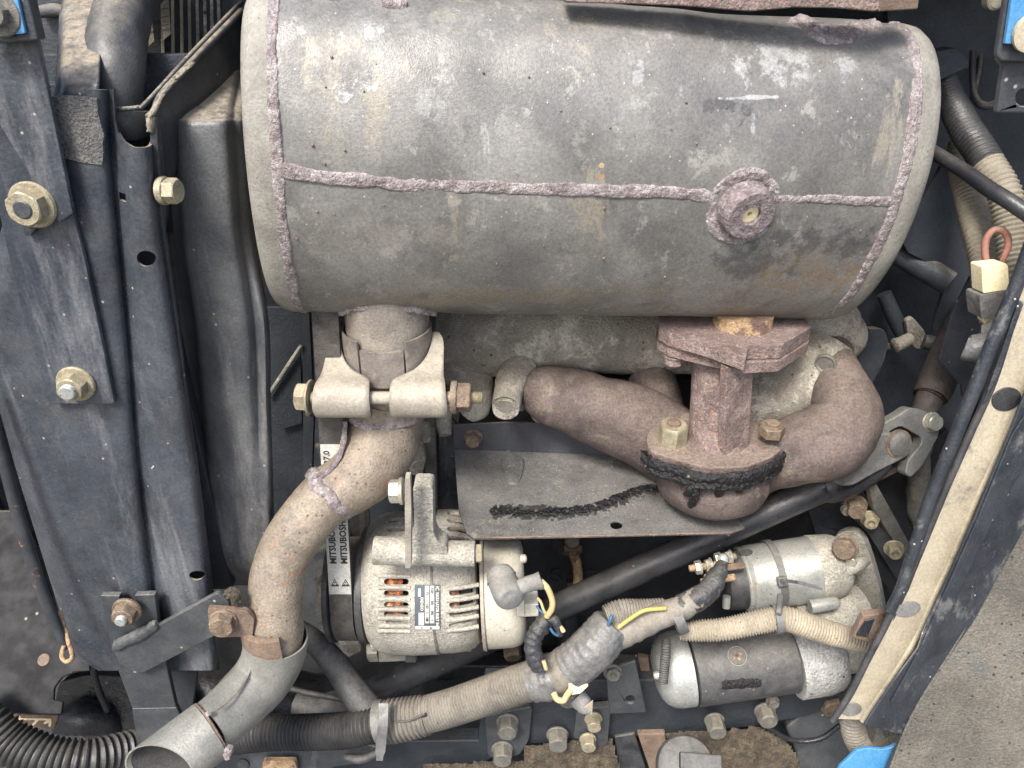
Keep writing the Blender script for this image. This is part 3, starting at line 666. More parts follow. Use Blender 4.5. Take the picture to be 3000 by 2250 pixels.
# ================================================================== intake pipe and castings behind the muffler
ink = thing('intake_pipe', 'dusty beige cast intake pipe running behind and under the muffler', 'intake manifold', P(1900, 1095, 2480))
tube('main_pipe', [(P(1285, 985, 2500), 96), (P(1330, 985, 2500), 125), (P(1420, 985, 2500), 132), (P(1600, 980, 2500), 130), (P(1800, 980, 2500), 128), (P(2000, 980, 2500), 128), (P(2200, 978, 2500), 130), (P(2400, 985, 2480), 130), (P(2455, 1000, 2480), 110), (P(2470, 1010, 2490), 60)], M['cast'], ink, n=40, jit=6, jsize=120)
tube('down_branch', [(P(2395, 1010, 2400), 118), (P(2360, 1080, 2390), 120), (P(2290, 1140, 2380), 108), (P(2210, 1165, 2390), 100), (P(2100, 1160, 2400), 95)], M['cast'], ink, n=36, jit=6, jsize=100)
tube('lower_bulge', [(P(1310, 1040, 2530), 80), (P(1370, 1090, 2520), 74), (P(1392, 1140, 2520), 60), (P(1392, 1185, 2520), 54), (P(1370, 1215, 2530), 36)], M['cast'], ink, n=28, jit=6, jsize=80)
tube('boss', [(P(1520, 1090, 2440), 70), (P(1495, 1130, 2380), 48), (P(1482, 1190, 2300), 42), (P(1481, 1194, 2294), 38)], M['cast'], ink, n=32, jit=2, jsize=50)
tube('boss_web', [(P(1540, 1080, 2470), 40), (P(1530, 1150, 2460), 30), (P(1515, 1200, 2460), 20)], M['cast'], ink, n=20)
lathe('core_plug', P(2420, 1062, 2260), V((-.6, -1, -.1)), [(0, 30), (12, 30), (13, 26), (8, 22)], M['darkbolt'], ink, n=24)
plate('end_plate', rnd([(2440, 950), (2500, 930), (2530, 945), (2545, 965), (2590, 962), (2605, 1000), (2590, 1060), (2545, 1145), (2520, 1210), (2440, 1100)], 14), Pl(2500, 1050, 2190, (.2, -1, .2)), 40, M['navyd'], ink, bevel=6)
bolt(P(1580, 1212, 2440), (-.1, -1, .1), 24, 16, M['darkbolt'], ink, washer=28)
# ---- thermostat lever shapes left of the shield
tube('stay_lug', [(P(1300, 1170, 2430), 26), (P(1300, 1240, 2400), 24), (P(1305, 1275, 2390), 20)], M['cast'], ink, n=16)

# ================================================================== exhaust manifold
man = thing('exhaust_manifold', 'brown rusted cast iron exhaust manifold with two branches meeting under a flanged riser', 'manifold', P(2080, 1470, 2330))
tube('left_branch', [(P(1560, 1140, 2420), 66), (P(1592, 1150, 2405), 88), (P(1670, 1172, 2400), 100), (P(1760, 1206, 2405), 110), (P(1860, 1240, 2420), 122), (P(1945, 1290, 2440), 124), (P(2020, 1355, 2450), 114), (P(2070, 1400, 2450), 104)], M['manifold'], man, n=48, jit=5, jsize=90)
tube('port_stub', [(P(1905, 1095, 2500), 70), (P(1925, 1150, 2470), 72), (P(1935, 1210, 2450), 76)], M['manifold'], man, n=28, jit=4)
tube('right_branch', [(P(2110, 1400, 2420), 100), (P(2220, 1352, 2380), 98), (P(2330, 1318, 2270), 104), (P(2425, 1290, 2255), 112), (P(2478, 1220, 2260), 104), (P(2462, 1140, 2290), 86), (P(2445, 1075, 2330), 68), (P(2440, 1030, 2380), 60)], M['manifold'], man, n=44, jit=4, jsize=90)
lathe('collector_bowl', P(2092, 1345, 2300), V((0, -.05, -1)), [(0, 150), (30, 168), (70, 170), (105, 158), (135, 122), (152, 66), (158, 0)], M['manifold'], man, n=44, smooth=60)
# lower flange: top face horizontal
def hplate(name, cu, cv, D, pts, th, m, par, bevel=4, tiltx=0, tilty=0):
    """horizontal plate; pts are px outline of the TOP face"""
    pl = Pl.__new__(Pl); pl.p = P(cu, cv, D); pl.n = V((tiltx, tilty, 1)).normalized()
    return plate(name, pts, pl, th, m, par, bevel=bevel), pl
lf, lfp = hplate('lower_flange', 2100, 1296, 2222, rnd([(1892, 1290), (1905, 1322), (1990, 1350), (2080, 1372), (2185, 1368), (2260, 1340), (2312, 1300), (2308, 1272), (2270, 1250), (2200, 1225), (2020, 1205), (1930, 1225), (1900, 1255)], 12), 56, M['flangedust'], man, bevel=5, tilty=-.04)
# tar band on the flange edge with runs
fr = [(1893, 1300), (1906, 1330), (1990, 1358), (2080, 1379), (2185, 1375), (2262, 1346), (2312, 1308)]
FD = V((0, -5, 0))
bead('oil_sludge', [lfp.hit(u, v + 2) + V((0, -5, -20)) for u, v in fr], [V((0, -1, .1))] * 7, 17, 7, M['tar'], man, step=4, rough=1.8)
bead('oil_sludge', [lfp.hit(u, v + 2) + V((0, -3, -46)) for u, v in fr], [V((0, -1, .1))] * 7, 17, 7, M['tar'], man, step=4, rough=2.0)
for u, L_ in ((2030, 40), (2048, 70), (2120, 46), (2180, 30)):
    p = lfp.hit(u, 1374) + V((0, 0, -54))
    bead('oil_run', [p, p + V((0, -1, -L_ * .5)), p + V((0, 14, -L_)), p + V((0, 34, -L_ * 1.4))], [V((0, -1, -.3))] * 4, 12, 8, M['tar'], man, step=4, rough=1.2)
# riser: cylinder + fin
r0, r1 = P(2096, 1305, 2255), P(2115, 1010, 2170)
tube('riser', [(r0, 92), (r0 + (r1 - r0) * .12, 80), (r0 + (r1 - r0) * .5, 78), (r1, 80)], M['rust'], man, n=40, smoothpath=False)
fx = V((-.25, -1, 0)).normalized()
pf = Pl(2190, 1230, 1850, (.55, -1, .0))
plate('riser_fin', [(2130, 1075), (2208, 1082), (2206, 1120), (2190, 1352), (2172, 1362), (2120, 1330)], pf, 26, M['rust'], man, bevel=3)
# top flanges
up_, upp = hplate('upper_flange', 2150, 960, 2125, rnd([(1930, 925), (1932, 958), (1960, 975), (2075, 1008), (2186, 1048), (2192, 1014), (2290, 1012), (2378, 958), (2350, 925)], 4), 38, M['rust'], man, bevel=3)
l2, l2p = hplate('mating_flange', 2150, 1000, 2144, rnd([(1922, 955), (1926, 990), (1960, 1012), (2075, 1040), (2186, 1062), (2285, 1056), (2372, 1000), (2350, 960)], 6), 34, M['rust'], man, bevel=3)
bolt(P(1975, 1040, 2155), (0, 0, -1), 26, 22, M['rust'], man, washer=28)
lathe('inlet_collar', P(2180, 915, 2128), DN, [(0, 80), (36, 80), (46, 84), (52, 84)], M['orange'], muf, n=40)
# studs and nuts
bolt(lfp.hit(1968, 1292), (0, -.04, 1), 42, 58, M['zinc'], man, washer=None, stud=(20, 10), name='nut', rot=.1, smat=M['tabrust'])
bolt(lfp.hit(2258, 1272), (0, -.04, 1), 38, 32, M['brownbolt'], man, name='nut', rot=.1)
bolt(lfp.hit(2258, 1272, 34), (0, -.04, 1), 36, 30, M['brownbolt'], man, stud=(19, 12), name='nut', rot=.4, smat=M['tabrust'])

# ================================================================== heat shield
hs = thing('heat_shield', 'dusty dark sheet metal heat shield with an oil streak under the manifold', 'heat shield', P(1750, 1570, 2180))
pt = Pl(1500, 1290, 2150)
plate('upper_lip', [(1327, 1245), (1330, 1315), (2200, 1350), (2200, 1262), (1640, 1240), (1480, 1238)], pt, 7, M['shieldtop'], hs, bevel=1)
q1 = pt.hit(1330, 1315); q2 = pt.hit(2200, 1350)
# sloping face through q1,q2 and a lower point
q3 = Q(1365, 1560, 1760)
nn = (q2 - q1).cross(q3 - q1).normalized(); nn = nn if nn.y < 0 else -nn
psl = Pl.__new__(Pl); psl.p = q1; psl.n = nn
plate('sloping_panel', [(1330, 1315), (1345, 1500), (1368, 1562), (1388, 1577), (1700, 1571), (2140, 1561), (2182, 1546), (2120, 1462), (2060, 1400), (2040, 1343)], psl, 7, M['shield'], hs,
      holes=[ell(1806, 1538, 18, 12)], bevel=1)
def spt(u, v, off): return psl.hit(u, v, off)
bead('rusty_edge', [spt(u, v, 0) for u, v in [(1390, 1576), (1560, 1573), (1800, 1569), (2000, 1564), (2140, 1560), (2180, 1546)]], [V((0, -1, .3))] * 6, 2, 1.2, M['tabrust'], hs, step=5, rough=1.5)
# pressed rib
grid('pressed_rib', [[spt(1470, 1335, 0), spt(1490, 1318, 1), spt(1510, 1335, 0)], [spt(1468, 1350, 0), spt(1496, 1345, 11), spt(1535, 1350, 0)], [spt(1478, 1390, 0), spt(1500, 1390, 9), spt(1530, 1390, 0)], [spt(1490, 1420, -1), spt(1503, 1420, 0), spt(1516, 1420, -1)]], M['shield'], hs, th=4)
bolt(pt.hit(1387, 1280), (-.05, -1, 0), 26, 26, M['brownbolt'], hs, washer=31)
sp = [(1436, 1502), (1480, 1497), (1540, 1505), (1620, 1503), (1690, 1495), (1760, 1480), (1830, 1452), (1890, 1432), (1950, 1437), (2000, 1455), (2060, 1478)]
bead('oil_halo', [spt(u, v + 6, -1.5) for u, v in sp], [nn] * len(sp), 34, 1.8, M['oilstain'], hs, step=4, rough=2.2, blob=24)
bead('oil_streak', [spt(u, v, -1) for u, v in sp], [nn] * len(sp), 22, 2.5, M['tar'], hs, step=3, nw=13, rough=2.6, blob=20)
bead('oil_streak', [spt(u, v, -1) for u, v in [(1445, 1492), (1560, 1492), (1640, 1500)]], [nn] * 3, 28, 1.4, M['oilstain'], hs, step=4, rough=2.4, blob=16)

# ================================================================== engine block and what stands behind
eb = thing('engine_block', 'black painted engine block side with embossed letters behind the alternator and starter', 'engine block', Q(1700, 1990, 2330))
pbk = Pl(1700, 1600, 2330)
plate('block_side', [(1240, 1120), (1290, 1100), (2420, 1120), (2480, 1500), (2600, 1700), (2700, 2060), (1240, 2060), (1240, 1750)], pbk, 200, M['black'], eb, bevel=8)
plate('pan_rail', [(1280, 1950), (2000, 1960), (2000, 1990), (1380, 1985), (1280, 2000)], Pl(1600, 1970, 2240), 80, M['gloss'], eb, bevel=10)
textobj('ISEKI', 98, pbk.hit(1672, 1690, 3), V((1, 0, 0)), V((0, 0, 1)), M['black'], eb, name='embossed_letters', ext=4, bold=2)
plate('block_boss', ell(1660, 1590, 45, 40), Pl(1660, 1600, 2310), 30, M['black'], eb, bevel=6)
lathe('core_plug', Q(2215, 1430, 2280), V((0, -1, .1)), [(-40, 74), (20, 74), (26, 70), (22, 62), (8, 58), (6, 20)], M['darkbolt'], eb, n=40)
lathe('core_plug', Q(1765, 1730, 2320), V((0, -1, 0)), [(0, 56), (14, 56), (16, 50), (10, 44)], M['black'], eb, n=36)
tube('water_pipe', [(Q(1660, 1770, 2260), 30), (Q(1668, 1830, 2250), 36), (Q(1655, 1920, 2240), 40), (Q(1640, 2000, 2240), 44)], M['navyd'], eb, n=20)
# fuel / oil banjo pipe
bj = thing('banjo_pipe', 'short rusty pipe with two rusted union nuts on the black engine block', 'pipe', Q(1690, 1720, 2290))
bolt(Q(1675, 1602, 2300), (0, -.8, -.55), 40, 26, M['brownbolt'], bj, washer=None, name='union_nut')
lathe('union_cap', Q(1675, 1592, 2290), V((0, -.5, .8)), [(0, 28), (30, 27), (34, 20)], M['brownbolt'], bj, n=20)
tube('pipe', [(Q(1682, 1620, 2250), 19), (Q(1690, 1655, 2245), 18), (Q(1694, 1690, 2250), 18), (Q(1690, 1725, 2260), 20)], M['orange'], bj, n=16, jit=2)
bolt(Q(1688, 1712, 2270), (0, -.5, -.9), 34, 26, M['brownbolt'], bj, name='union_nut')
# crankshaft side / dark plates behind the tail pipe
dk = thing('radiator_fan_guard', 'dark dusty fan guard plates in the gap between the shroud and the tail pipe', 'fan guard', Q(870, 1690, 2500))
plate('guard_plate', [(780, 900), (888, 900), (905, 1450), (880, 1700), (780, 1700)], Pl(830, 1200, 2520), 12, M['wall'], dk)
plate('guard_edge', [(885, 900), (905, 900), (920, 1200), (912, 1450), (890, 1450)], Pl(900, 1200, 2480), 30, M['navyd'], dk)
tube('fan_blade_edge', [(Q(785, 1160, 2470), 7), (Q(835, 1085, 2470), 8), (Q(882, 1012, 2470), 6)], M['cast'], dk, n=8)
plate('fan_blade', [(790, 1170), (880, 1022), (885, 1240), (820, 1260)], Pl(830, 1200, 2490), 8, M['wall'], dk)
tube('bolt_lump', [(Q(905, 1150, 2460), 16), (Q(912, 1190, 2450), 20), (Q(905, 1215, 2450), 14)], M['darkbolt'], dk, n=12)
tube('bolt_lump', [(Q(925, 1305, 2440), 10), (Q(940, 1310, 2440), 14), (Q(945, 1340, 2440), 10)], M['darkbolt'], dk, n=12)
fr_ = thing('cast_bracket', 'greasy dark cast bracket and timing cover between the elbow and the alternator', 'bracket', Q(1240, 1400, 2380))
plate('bracket_arm', rnd([(1225, 1200), (1275, 1220), (1285, 1560), (1235, 1560), (1250, 1400), (1235, 1310), (1200, 1300)], 12), Pl(1240, 1300, 2250), 60, M['darkbolt'], fr_, bevel=6)
plate('bracket_foot', rnd([(1195, 1320), (1240, 1310), (1250, 1345), (1235, 1400), (1200, 1390)], 10), Pl(1240, 1300, 2200), 50, M['cast'], fr_, bevel=6)
tube('spacer', [(Q(1232, 1240, 2200), 16), (Q(1246, 1250, 2180), 18), (Q(1248, 1290, 2180), 16)], M['cast'], fr_, n=14)
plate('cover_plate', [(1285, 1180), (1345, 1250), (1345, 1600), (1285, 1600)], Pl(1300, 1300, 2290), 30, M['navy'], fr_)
plate('side_strip', [(1262, 1000), (1295, 1000), (1300, 1260), (1262, 1260)], Pl(1280, 1100, 2450), 30, M['wall'], fr_)
plate('lever', rnd([(1310, 1120), (1350, 1120), (1352, 1180), (1335, 1290), (1312, 1270)], 10), Pl(1330, 1200, 2300), 20, M['darkbolt'], fr_)

# ================================================================== alternator
alt = thing('alternator', 'dusty cast aluminium alternator with copper windings showing through its vent slots', 'alternator', P(1290, 1900, 2560))
A0 = P(1270, 1700, 2500); AX = (P(1420, 1694, 2500) - P(1120, 1706, 2500)).normalized()
AZ = (V((0, 0, 1)) - AX * AX.z).normalized(); AY = AX.cross(AZ)
XY = (AZ, AY)
def ahit(u, v, R):
    """point on the alternator's cylinder of radius R"""
    r = ray(u, v); d = r - AX * r.dot(AX); o = -A0 + AX * A0.dot(AX)
    a = d.dot(d); b = 2 * d.dot(o); c = o.dot(o) - R * R
    t = (-b - math.sqrt(max(0, b * b - 4 * a * c))) / (2 * a); p = r * t
    n = (p - A0) - AX * (p - A0).dot(AX); return p, n.normalized()
front = lathe('front_housing', A0, AX, [(-200, 150), (-198, 186), (-186, 200), (-168, 214), (-140, 222), (-60, 228), (18, 228), (18, 208), (-60, 208), (-136, 202), (-160, 196), (-178, 180), (-190, 150)], M['alu'], alt, n=72, exy=XY, closed=True)
rear = lathe('rear_housing', A0, AX, [(20, 208), (20, 226), (60, 226), (100, 222), (130, 212), (146, 196), (150, 160), (138, 160), (136, 186), (124, 200), (98, 208), (60, 210)], M['alu'], alt, n=72, exy=XY, closed=True)
def slot(u0, u1, v, h, R=225, vend=None):
    p0, n0 = ahit(u0, v, R); p1, n1 = ahit(u1, v if vend is None else vend, R)
    c = (p0 + p1) / 2; n = (n0 + n1).normalized(); ex = (p1 - p0).normalized(); ez = n; ey = ez.cross(ex).normalized(); ez = ex.cross(ey)
    L = (p1 - p0).length / 2; um = (u0 + u1) / 2; h = (ahit(um, v + h / 2, R)[0] - ahit(um, v - h / 2, R)[0]).length
    pts = [c + ex * (L - h / 2) + (ex * math.cos(a) + ey * math.sin(a)) * h / 2 for a in [rad(-90 + 30 * i) for i in range(7)]] + \
          [c - ex * (L - h / 2) + (ex * math.cos(a) + ey * math.sin(a)) * h / 2 for a in [rad(90 + 30 * i) for i in range(7)]]
    o = prism('cutter', [p + ez * 30 for p in pts], ez * -75, None, None, bevel=0, smooth=0)
    return o, (c, ex, ey, ez, L)
cf = [slot(1124, 1198, v, 17)[0] for v in (1704, 1738, 1772, 1800)] + [slot(1135, 1200, v, 13)[0] for v in (1523, 1551)] + [slot(1130, 1196, 1823, 7)[0]]
cut(front, cf)
crr = [slot(1316, 1390, v, 17, vend=v - 6)[0] for v in (1738, 1774, 1801)] + [slot(1314, 1386, 1833, 9, vend=1824)[0]] + [slot(1310, 1375, v, 14)[0] for v in (1502, 1524, 1549, 1577)]
cut(rear, crr)
# proud cooling ribs between the slots
for rows, us in (((1687, 1721, 1755, 1786, 1812, 1835, 1850), (1108, 1150, 1202)), ((1722, 1757, 1788, 1815, 1846), (1308, 1350, 1402))):
    for v in rows:
        tilt_ = -4 if us[0] < 1200 else 9
        pp = [ahit(us[0], v + (0 if us[0] < 1200 else 4), 226), ahit(us[1], v, 230), ahit(us[2], v - tilt_ * (1 if us[0] > 1200 else .3), 222 if us[0] > 1200 else 228)]
        tube('cooling_rib', [(p - n * 3, 7) for p, n in pp], M['alu'], alt, n=10, sub=5)
# windings
def coil(x0, x1, R, m):
    n = 150; vs = []; fs = []
    K = 7
    for i in range(n):
        a = 2 * math.pi * i / n
        rr = R + (4 if i % 2 else -3)
        for k in range(K):
            t = k / (K - 1); x = x0 + (x1 - x0) * t; bul = 8 * math.sin(math.pi * t); aa = a + .05 * math.sin(t * 5 + i * .23)
            vs.append(A0 + AX * x + AZ * ((rr + bul) * math.cos(aa)) + AY * ((rr + bul) * math.sin(aa)))
    for i in range(n):
        for k in range(K - 1): fs.append((i * K + k, i * K + k + 1, ((i + 1) % n) * K + k + 1, ((i + 1) % n) * K + k))
    return finish('copper_winding', vs, fs, m, alt, smooth=0)
coil(-128, -70, 197, M['copper']); coil(46, 96, 197, M['copperdull'])
lathe('rotor_core', A0, AX, [(-180, 100), (-180, 165), (130, 165), (130, 100)], M['wall'], alt, n=40, exy=XY)
# flange of the front housing seen on its left edge
lathe('front_nose', A0, AX, [(-232, 60), (-228, 120), (-214, 150), (-196, 165)], M['alu'], alt, n=40, exy=XY)
# rear cover
R0 = P(1470, 1732, 2430)
rc = lathe('rear_cover', R0, AX, [(-52, 168), (-46, 172), (30, 170), (52, 164), (66, 150), (72, 128), (72, 0)], M['cover'], alt, n=56, exy=XY)
lathe('cover_seam', R0, AX, [(-60, 176), (-50, 178), (-50, 168)], M['clamp'], alt, n=56, exy=XY)
lathe('cover_seam', A0, AX, [(15, 229.5), (22, 229.5)], M['darkbolt'], alt, n=72, exy=XY)
# lugs
def bar(name, u0, v0, u1, v1, Y, r, m, par=None, **k):
    return tube(name, [(Q(u0, v0, Y), r), (Q((u0 + u1) / 2, (v0 + v1) / 2, Y), r), (Q(u1, v1, Y), r)], m, par or alt, n=24, bevel=3, **k)
bar('upper_lug', 1150, 1618, 1392, 1622, 1690, 36, M['alu']); bar('upper_lug_head', 1095, 1612, 1200, 1616, 1695, 40, M['alu'])
bar('lower_lug', 1120, 1872, 1382, 1874, 1790, 36, M['alu']); bar('lower_lug_head', 1090, 1868, 1170, 1870, 1790, 40, M['alu'])
bolt(Q(1394, 1622, 1690), AX, 27, 18, M['zinc'], alt, name='bolt_head', rot=.2)
bolt(Q(1384, 1872, 1790), AX, 27, 14, M['zinc'], alt, stud=(13, 16), name='nut')
bolt(Q(1110, 1898, 1800), -AX, 42, 34, M['darkbolt'], alt, name='bolt_head', rot=.4)
plate('mount_block', rnd([(1108, 1905), (1222, 1900), (1222, 1935), (1108, 1940)], 5), Pl(1160, 1920, 1770), 90, M['darkbolt'], alt, bevel=4)
plate('mount_strap', [(1190, 1905), (1222, 1903), (1218, 1942), (1186, 1942)], Pl(1200, 1920, 1755), 60, M['rubber'], alt, bevel=3)
# upright cast arm and slotted adjuster
arm_l = [(Q(1240, 1395, 1740)), 0]
pa = Pl(1240, 1500, 1660)
plate('cast_arm', rnd([(1209, 1424), (1268, 1425), (1270, 1560), (1285, 1592), (1310, 1600), (1310, 1640), (1180, 1640), (1215, 1560)], 14), pa, 60, M['alu'], alt, bevel=9)
adj = thing('adjuster_bracket', 'thin upright tensioner strap bolted in front of the alternator', 'bracket', Q(1195, 1665, 1600))
pd = Pl(1195, 1500, 1590)
plate('strap', rnd([(1186, 1400), (1202, 1400), (1205, 1500), (1204, 1664), (1187, 1666), (1186, 1500)], 4), pd, 26, M['clamp'], adj, bevel=3)
bolt(Q(1180, 1438, 1625), -AX, 31, 26, M['zincgrey'], adj, washer=36, name='bolt_head', rot=.3, wh=8)
# label plate
lp, ln = ahit(1252, 1780, 229)
def onalt(u, v, R=229.5): return ahit(u, v, R)
def apatch(name, u0, v0, u1, v1, R, m, k=8):
    """thin plate bent round the housing"""
    vs = []; fs = []
    for i in range(k + 1):
        v = v0 + (v1 - v0) * i / k
        for u in (u0, u1):
            for rr in (R - 2, R): vs.append(ahit(u + (2 if 0 else 0), v, rr)[0])
    for i in range(k):
        a = i * 4; b = a + 4
        fs += [(a + 1, a + 3, b + 3, b + 1), (a, a + 1, b + 1, b), (a + 2, a + 3, b + 3, b + 2)]
    fs += [(0, 1, 3, 2), (k * 4, k * 4 + 1, k * 4 + 3, k * 4 + 2)]
    return finish(name, vs, fs, m, alt, smooth=30)
M['labelblue'] = mat('faded_blue_label', (.05, .065, .08), (.08, .095, .11), 60, .6, 0, specks=((.4, .38, .32), 9, .12), bump=None)
apatch('label', 1215, 1713, 1289, 1845, 231, M['labelblue']); apatch('label_field', 1245, 1716, 1257, 1826, 232.2, M['paleplate']); apatch('label_field', 1260, 1716, 1272, 1826, 232.2, M['paleplate'])
apatch('label_field', 1226, 1795, 1242, 1832, 232.2, M['paleplate']); apatch('label_field', 1225, 1724, 1233, 1748, 232.2, M['paleplate']); apatch('label_field', 1216, 1834, 1288, 1844, 232.2, M['paleplate'])
def alttext(s, u, v, size, m, sx=1.0, bold=.2, R=232.6):
    p, n = ahit(u, v, R); dn = (ahit(u, v + 6, R)[0] - ahit(u, v - 6, R)[0]).normalized()
    return textobj(s, size, p + n * .5, dn, n.cross(dn), m, alt, ext=.5, bold=bold, sx=sx)
# letters run down the plate; short groups so that they follow its curve
for s_, v_ in (('IC', 1724), ('REGU', 1748), ('LATOR', 1778), ('BUILT', 1808), ('IN', 1828)): alttext(s_, 1281, v_, 12 if s_ != 'IC' else 16, M['whiteprint'], .82)
alttext('DEN', 1236, 1762, 12, M['whiteprint'], 1); alttext('SO', 1236, 1782, 12, M['whiteprint'], 1)
for s_, v_ in (('0281', 1732), ('200', 1766), ('002', 1796), ('1', 1818)): alttext(s_, 1266, v_, 10, M['print'], .9)
for s_, v_ in (('12V', 1736), ('102', 1776), ('11', 1796), ('188', 1814)): alttext(s_, 1251, v_, 11, M['print'], .9)
alttext('L', 1236, 1840, 9, M['print']); alttext('R', 1262, 1840, 9, M['print'])
# terminal boot and connector
tb = tube('terminal_boot', [(P(1462, 1672, 2180), 34), (P(1466, 1685, 2170), 40), (P(1478, 1715, 2150), 42), (P(1492, 1742, 2120), 43), (P(1500, 1756, 2105), 36), (P(1503, 1762, 2098), 18)], M['rubberdust'], alt, n=28)
tube('boot_ring', [(P(1468, 1692, 2165), 43), (P(1470, 1697, 2163), 44)], M['rubberdust'], alt, n=28, smoothpath=False)
tube('boot_nozzle', [(P(1505, 1728, 2125), 22), (P(1545, 1712, 2120), 22), (P(1572, 1704, 2118), 23), (P(1584, 1701, 2117), 25), (P(1587, 1700, 2117), 20)], M['rubberdust'], alt, n=20)
box('connector', P(1545, 1768, 2260), AX, AY, AZ, 32, 30, 24, M['connector'], alt, bevel=4)
box('connector_step', P(1525, 1768, 2240), AX, AY, AZ, 12, 20, 32, M['connector'], alt, bevel=4)
lathe('cover_screw', P(1524, 1637, 2340), AX, [(0, 14), (16, 13), (20, 8)], M['cover'], alt, n=16)

# ================================================================== belt and pulleys
AP = A0 + AX * -262
blt = thing('fan_belt', 'worn black fan belt with two printed lines of lettering, behind the tail pipe', 'belt', AP - AZ * 170)
def belt():
    up0 = V((AP.x + 34, AP.y + 90, AP.z + 1050)); R1, R2 = 176, 130; path = []
    for i in range(25): a = rad(180 + 180 * i / 24); path.append(AP + V((0, R1 * math.cos(a), R1 * math.sin(a))))
    for i in range(19): a = rad(0 + 180 * i / 18); path.append(up0 + V((0, R2 * math.cos(a), R2 * math.sin(a))))
    return path, up0
bpath, BUP = belt()
vs = []; fs = []; n = len(bpath)
for i, p in enumerate(bpath):
    T = (bpath[(i + 1) % n] - bpath[i - 1]).normalized(); nn = T.cross(V((1, 0, 0))).normalized()
    if nn.dot(p - (AP if i < 25 else BUP)) < 0: nn = -nn
    for x, o in ((-34, 0), (34, 0), (34, -14), (20, -22), (0, -14), (-20, -22), (-34, -14)): vs.append(p + V((x, 0, 0)) + nn * o)
for i in range(n):
    j = (i + 1) % n
    for k in range(7): fs.append((i * 7 + k, i * 7 + (k + 1) % 7, j * 7 + (k + 1) % 7, j * 7 + k))
finish('belt', vs, fs, M['belt'], blt, smooth=40)
# straight run of the belt at the front: from bpath[0] up to the end of the upper arc
bA = bpath[0]; bB = bpath[-1]; bd = (bB - bA).normalized(); bn = V((1, 0, 0)).cross(bd).normalized(); bn = bn if bn.y < 0 else -bn
def bpt(x, s, o=1): return bA + bd * s + V((x, 0, 0)) + bn * o
prism('printed_band', [bpt(-33, 108, 1), bpt(33, 108, 1), bpt(33, 600, 1), bpt(-33, 600, 1)], bn * -1.5, M['beltprint'], blt, bevel=0)
for x in (-14, 18):
    textobj('MITSUBOSHI', 27, bpt(x, 290, 1.3), bd, bd.cross(bn) * -1, M['print'], blt, ext=.4, bold=.8)
    c = bpt(x, 148, 1.4); e1_, e2_ = bd, V((1, 0, 0))
    tri = [c + e1_ * 14, c - e1_ * 12 - e2_ * 13, c - e1_ * 12 + e2_ * 13]; tin = [c + (p - c) * .62 for p in tri]
    prism('printed_mark', tri, bn * -1, M['print'], blt, holes=[tin], bevel=0, smooth=0)
    for q in (c + e1_ * 1, c - e1_ * 6 - e2_ * 4, c - e1_ * 6 + e2_ * 4): prism('printed_mark', circ(q, e1_, e2_, 2.4, 6), bn * -1, M['print'], blt, bevel=0, smooth=0)
textobj('27.0', 24, bpt(-16, 560, 1.3), bd, bd.cross(bn) * -1, M['print'], blt, ext=.4, bold=.6)
pul = thing('alternator_pulley', 'black pulley flanges either side of the belt at the left of the alternator', 'pulley', AP - AZ * 180)
lathe('front_flange', AP, V((1, 0, 0)), [(-60, 120), (-58, 180), (-42, 182), (-38, 160), (-36, 150)], M['rubber'], pul, n=56)
lathe('rear_flange', AP, V((1, 0, 0)), [(36, 150), (38, 170), (42, 186), (62, 186), (66, 170), (68, 60)], M['rubber'], pul, n=56)
lathe('hub', AP, V((1, 0, 0)), [(-60, 40), (-56, 150), (60, 150), (64, 40)], M['darkbolt'], pul, n=40)
rk = thing('crank_pulley_guard', 'lumpy dirty cast metal showing below and left of the belt', 'casting', Q(1010, 1900, 2050))
tube('casting', [(Q(950, 1830, 2150), 30), (Q(985, 1865, 2080), 44), (Q(1030, 1885, 2040), 40), (Q(1050, 1850, 2060), 26)], M['cast'], rk, n=20, jit=14, jsize=40)
tube('casting', [(Q(930, 1690, 2250), 16), (Q(945, 1720, 2240), 26), (Q(950, 1800, 2200), 34)], M['cast'], rk, n=16, jit=12, jsize=40)
tube('casting_rim', [(Q(905, 1615, 2350), 18), (Q(955, 1600, 2300), 22), (Q(985, 1590, 2280), 16)], M['alu'], rk, n=16)

# ================================================================== steering shaft
shf = thing('steering_shaft', 'long black steering shaft slanting behind the alternator up to a universal joint', 'shaft', P(1085, 2035, 2900))
s0, s1 = P(1085, 2030, 2900), P(2330, 1462, 2440)
tube('rod', [(s0, 50), (s0 + (s1 - s0) * .5, 48), (s1, 47), (P(2400, 1430, 2430), 50), (P(2425, 1420, 2430), 60), (P(2480, 1392, 2430), 66), (P(2530, 1362, 2420), 66), (P(2585, 1328, 2400), 50)], M['shaft'], shf, n=28)
M['colbrown'] = mat('brown_column_paint', (.045, .037, .033), (.08, .066, .058), 60, .6, .1, dust=((.2, .16, .12), .2, .4), bump=(6, .5))
uj = thing('universal_joint', 'worn grey steel universal joint where the slanting steering shaft meets the upper column', 'joint', P(2640, 1400, 2250))
pu = Pl(2600, 1300, 1975, (.25, -1, .35))
plate('lower_yoke', rnd([(2440, 1395), (2470, 1330), (2560, 1272), (2620, 1266), (2668, 1292), (2672, 1330), (2640, 1350), (2560, 1390), (2500, 1425), (2460, 1425)], 22), pu, 34, M['yoke'], uj, bevel=8)
lathe('bearing_cap', pu.hit(2633, 1300), pu.n, [(-10, 36), (6, 36), (7, 31), (9, 28)], M['yoke'], uj, n=28)
lathe('bearing_ring', pu.hit(2633, 1300), pu.n, [(-4, 44), (2, 44), (2, 37)], M['brownbolt'], uj, n=28)
pu2 = Pl(2660, 1260, 2015, (.2, -1, .4))
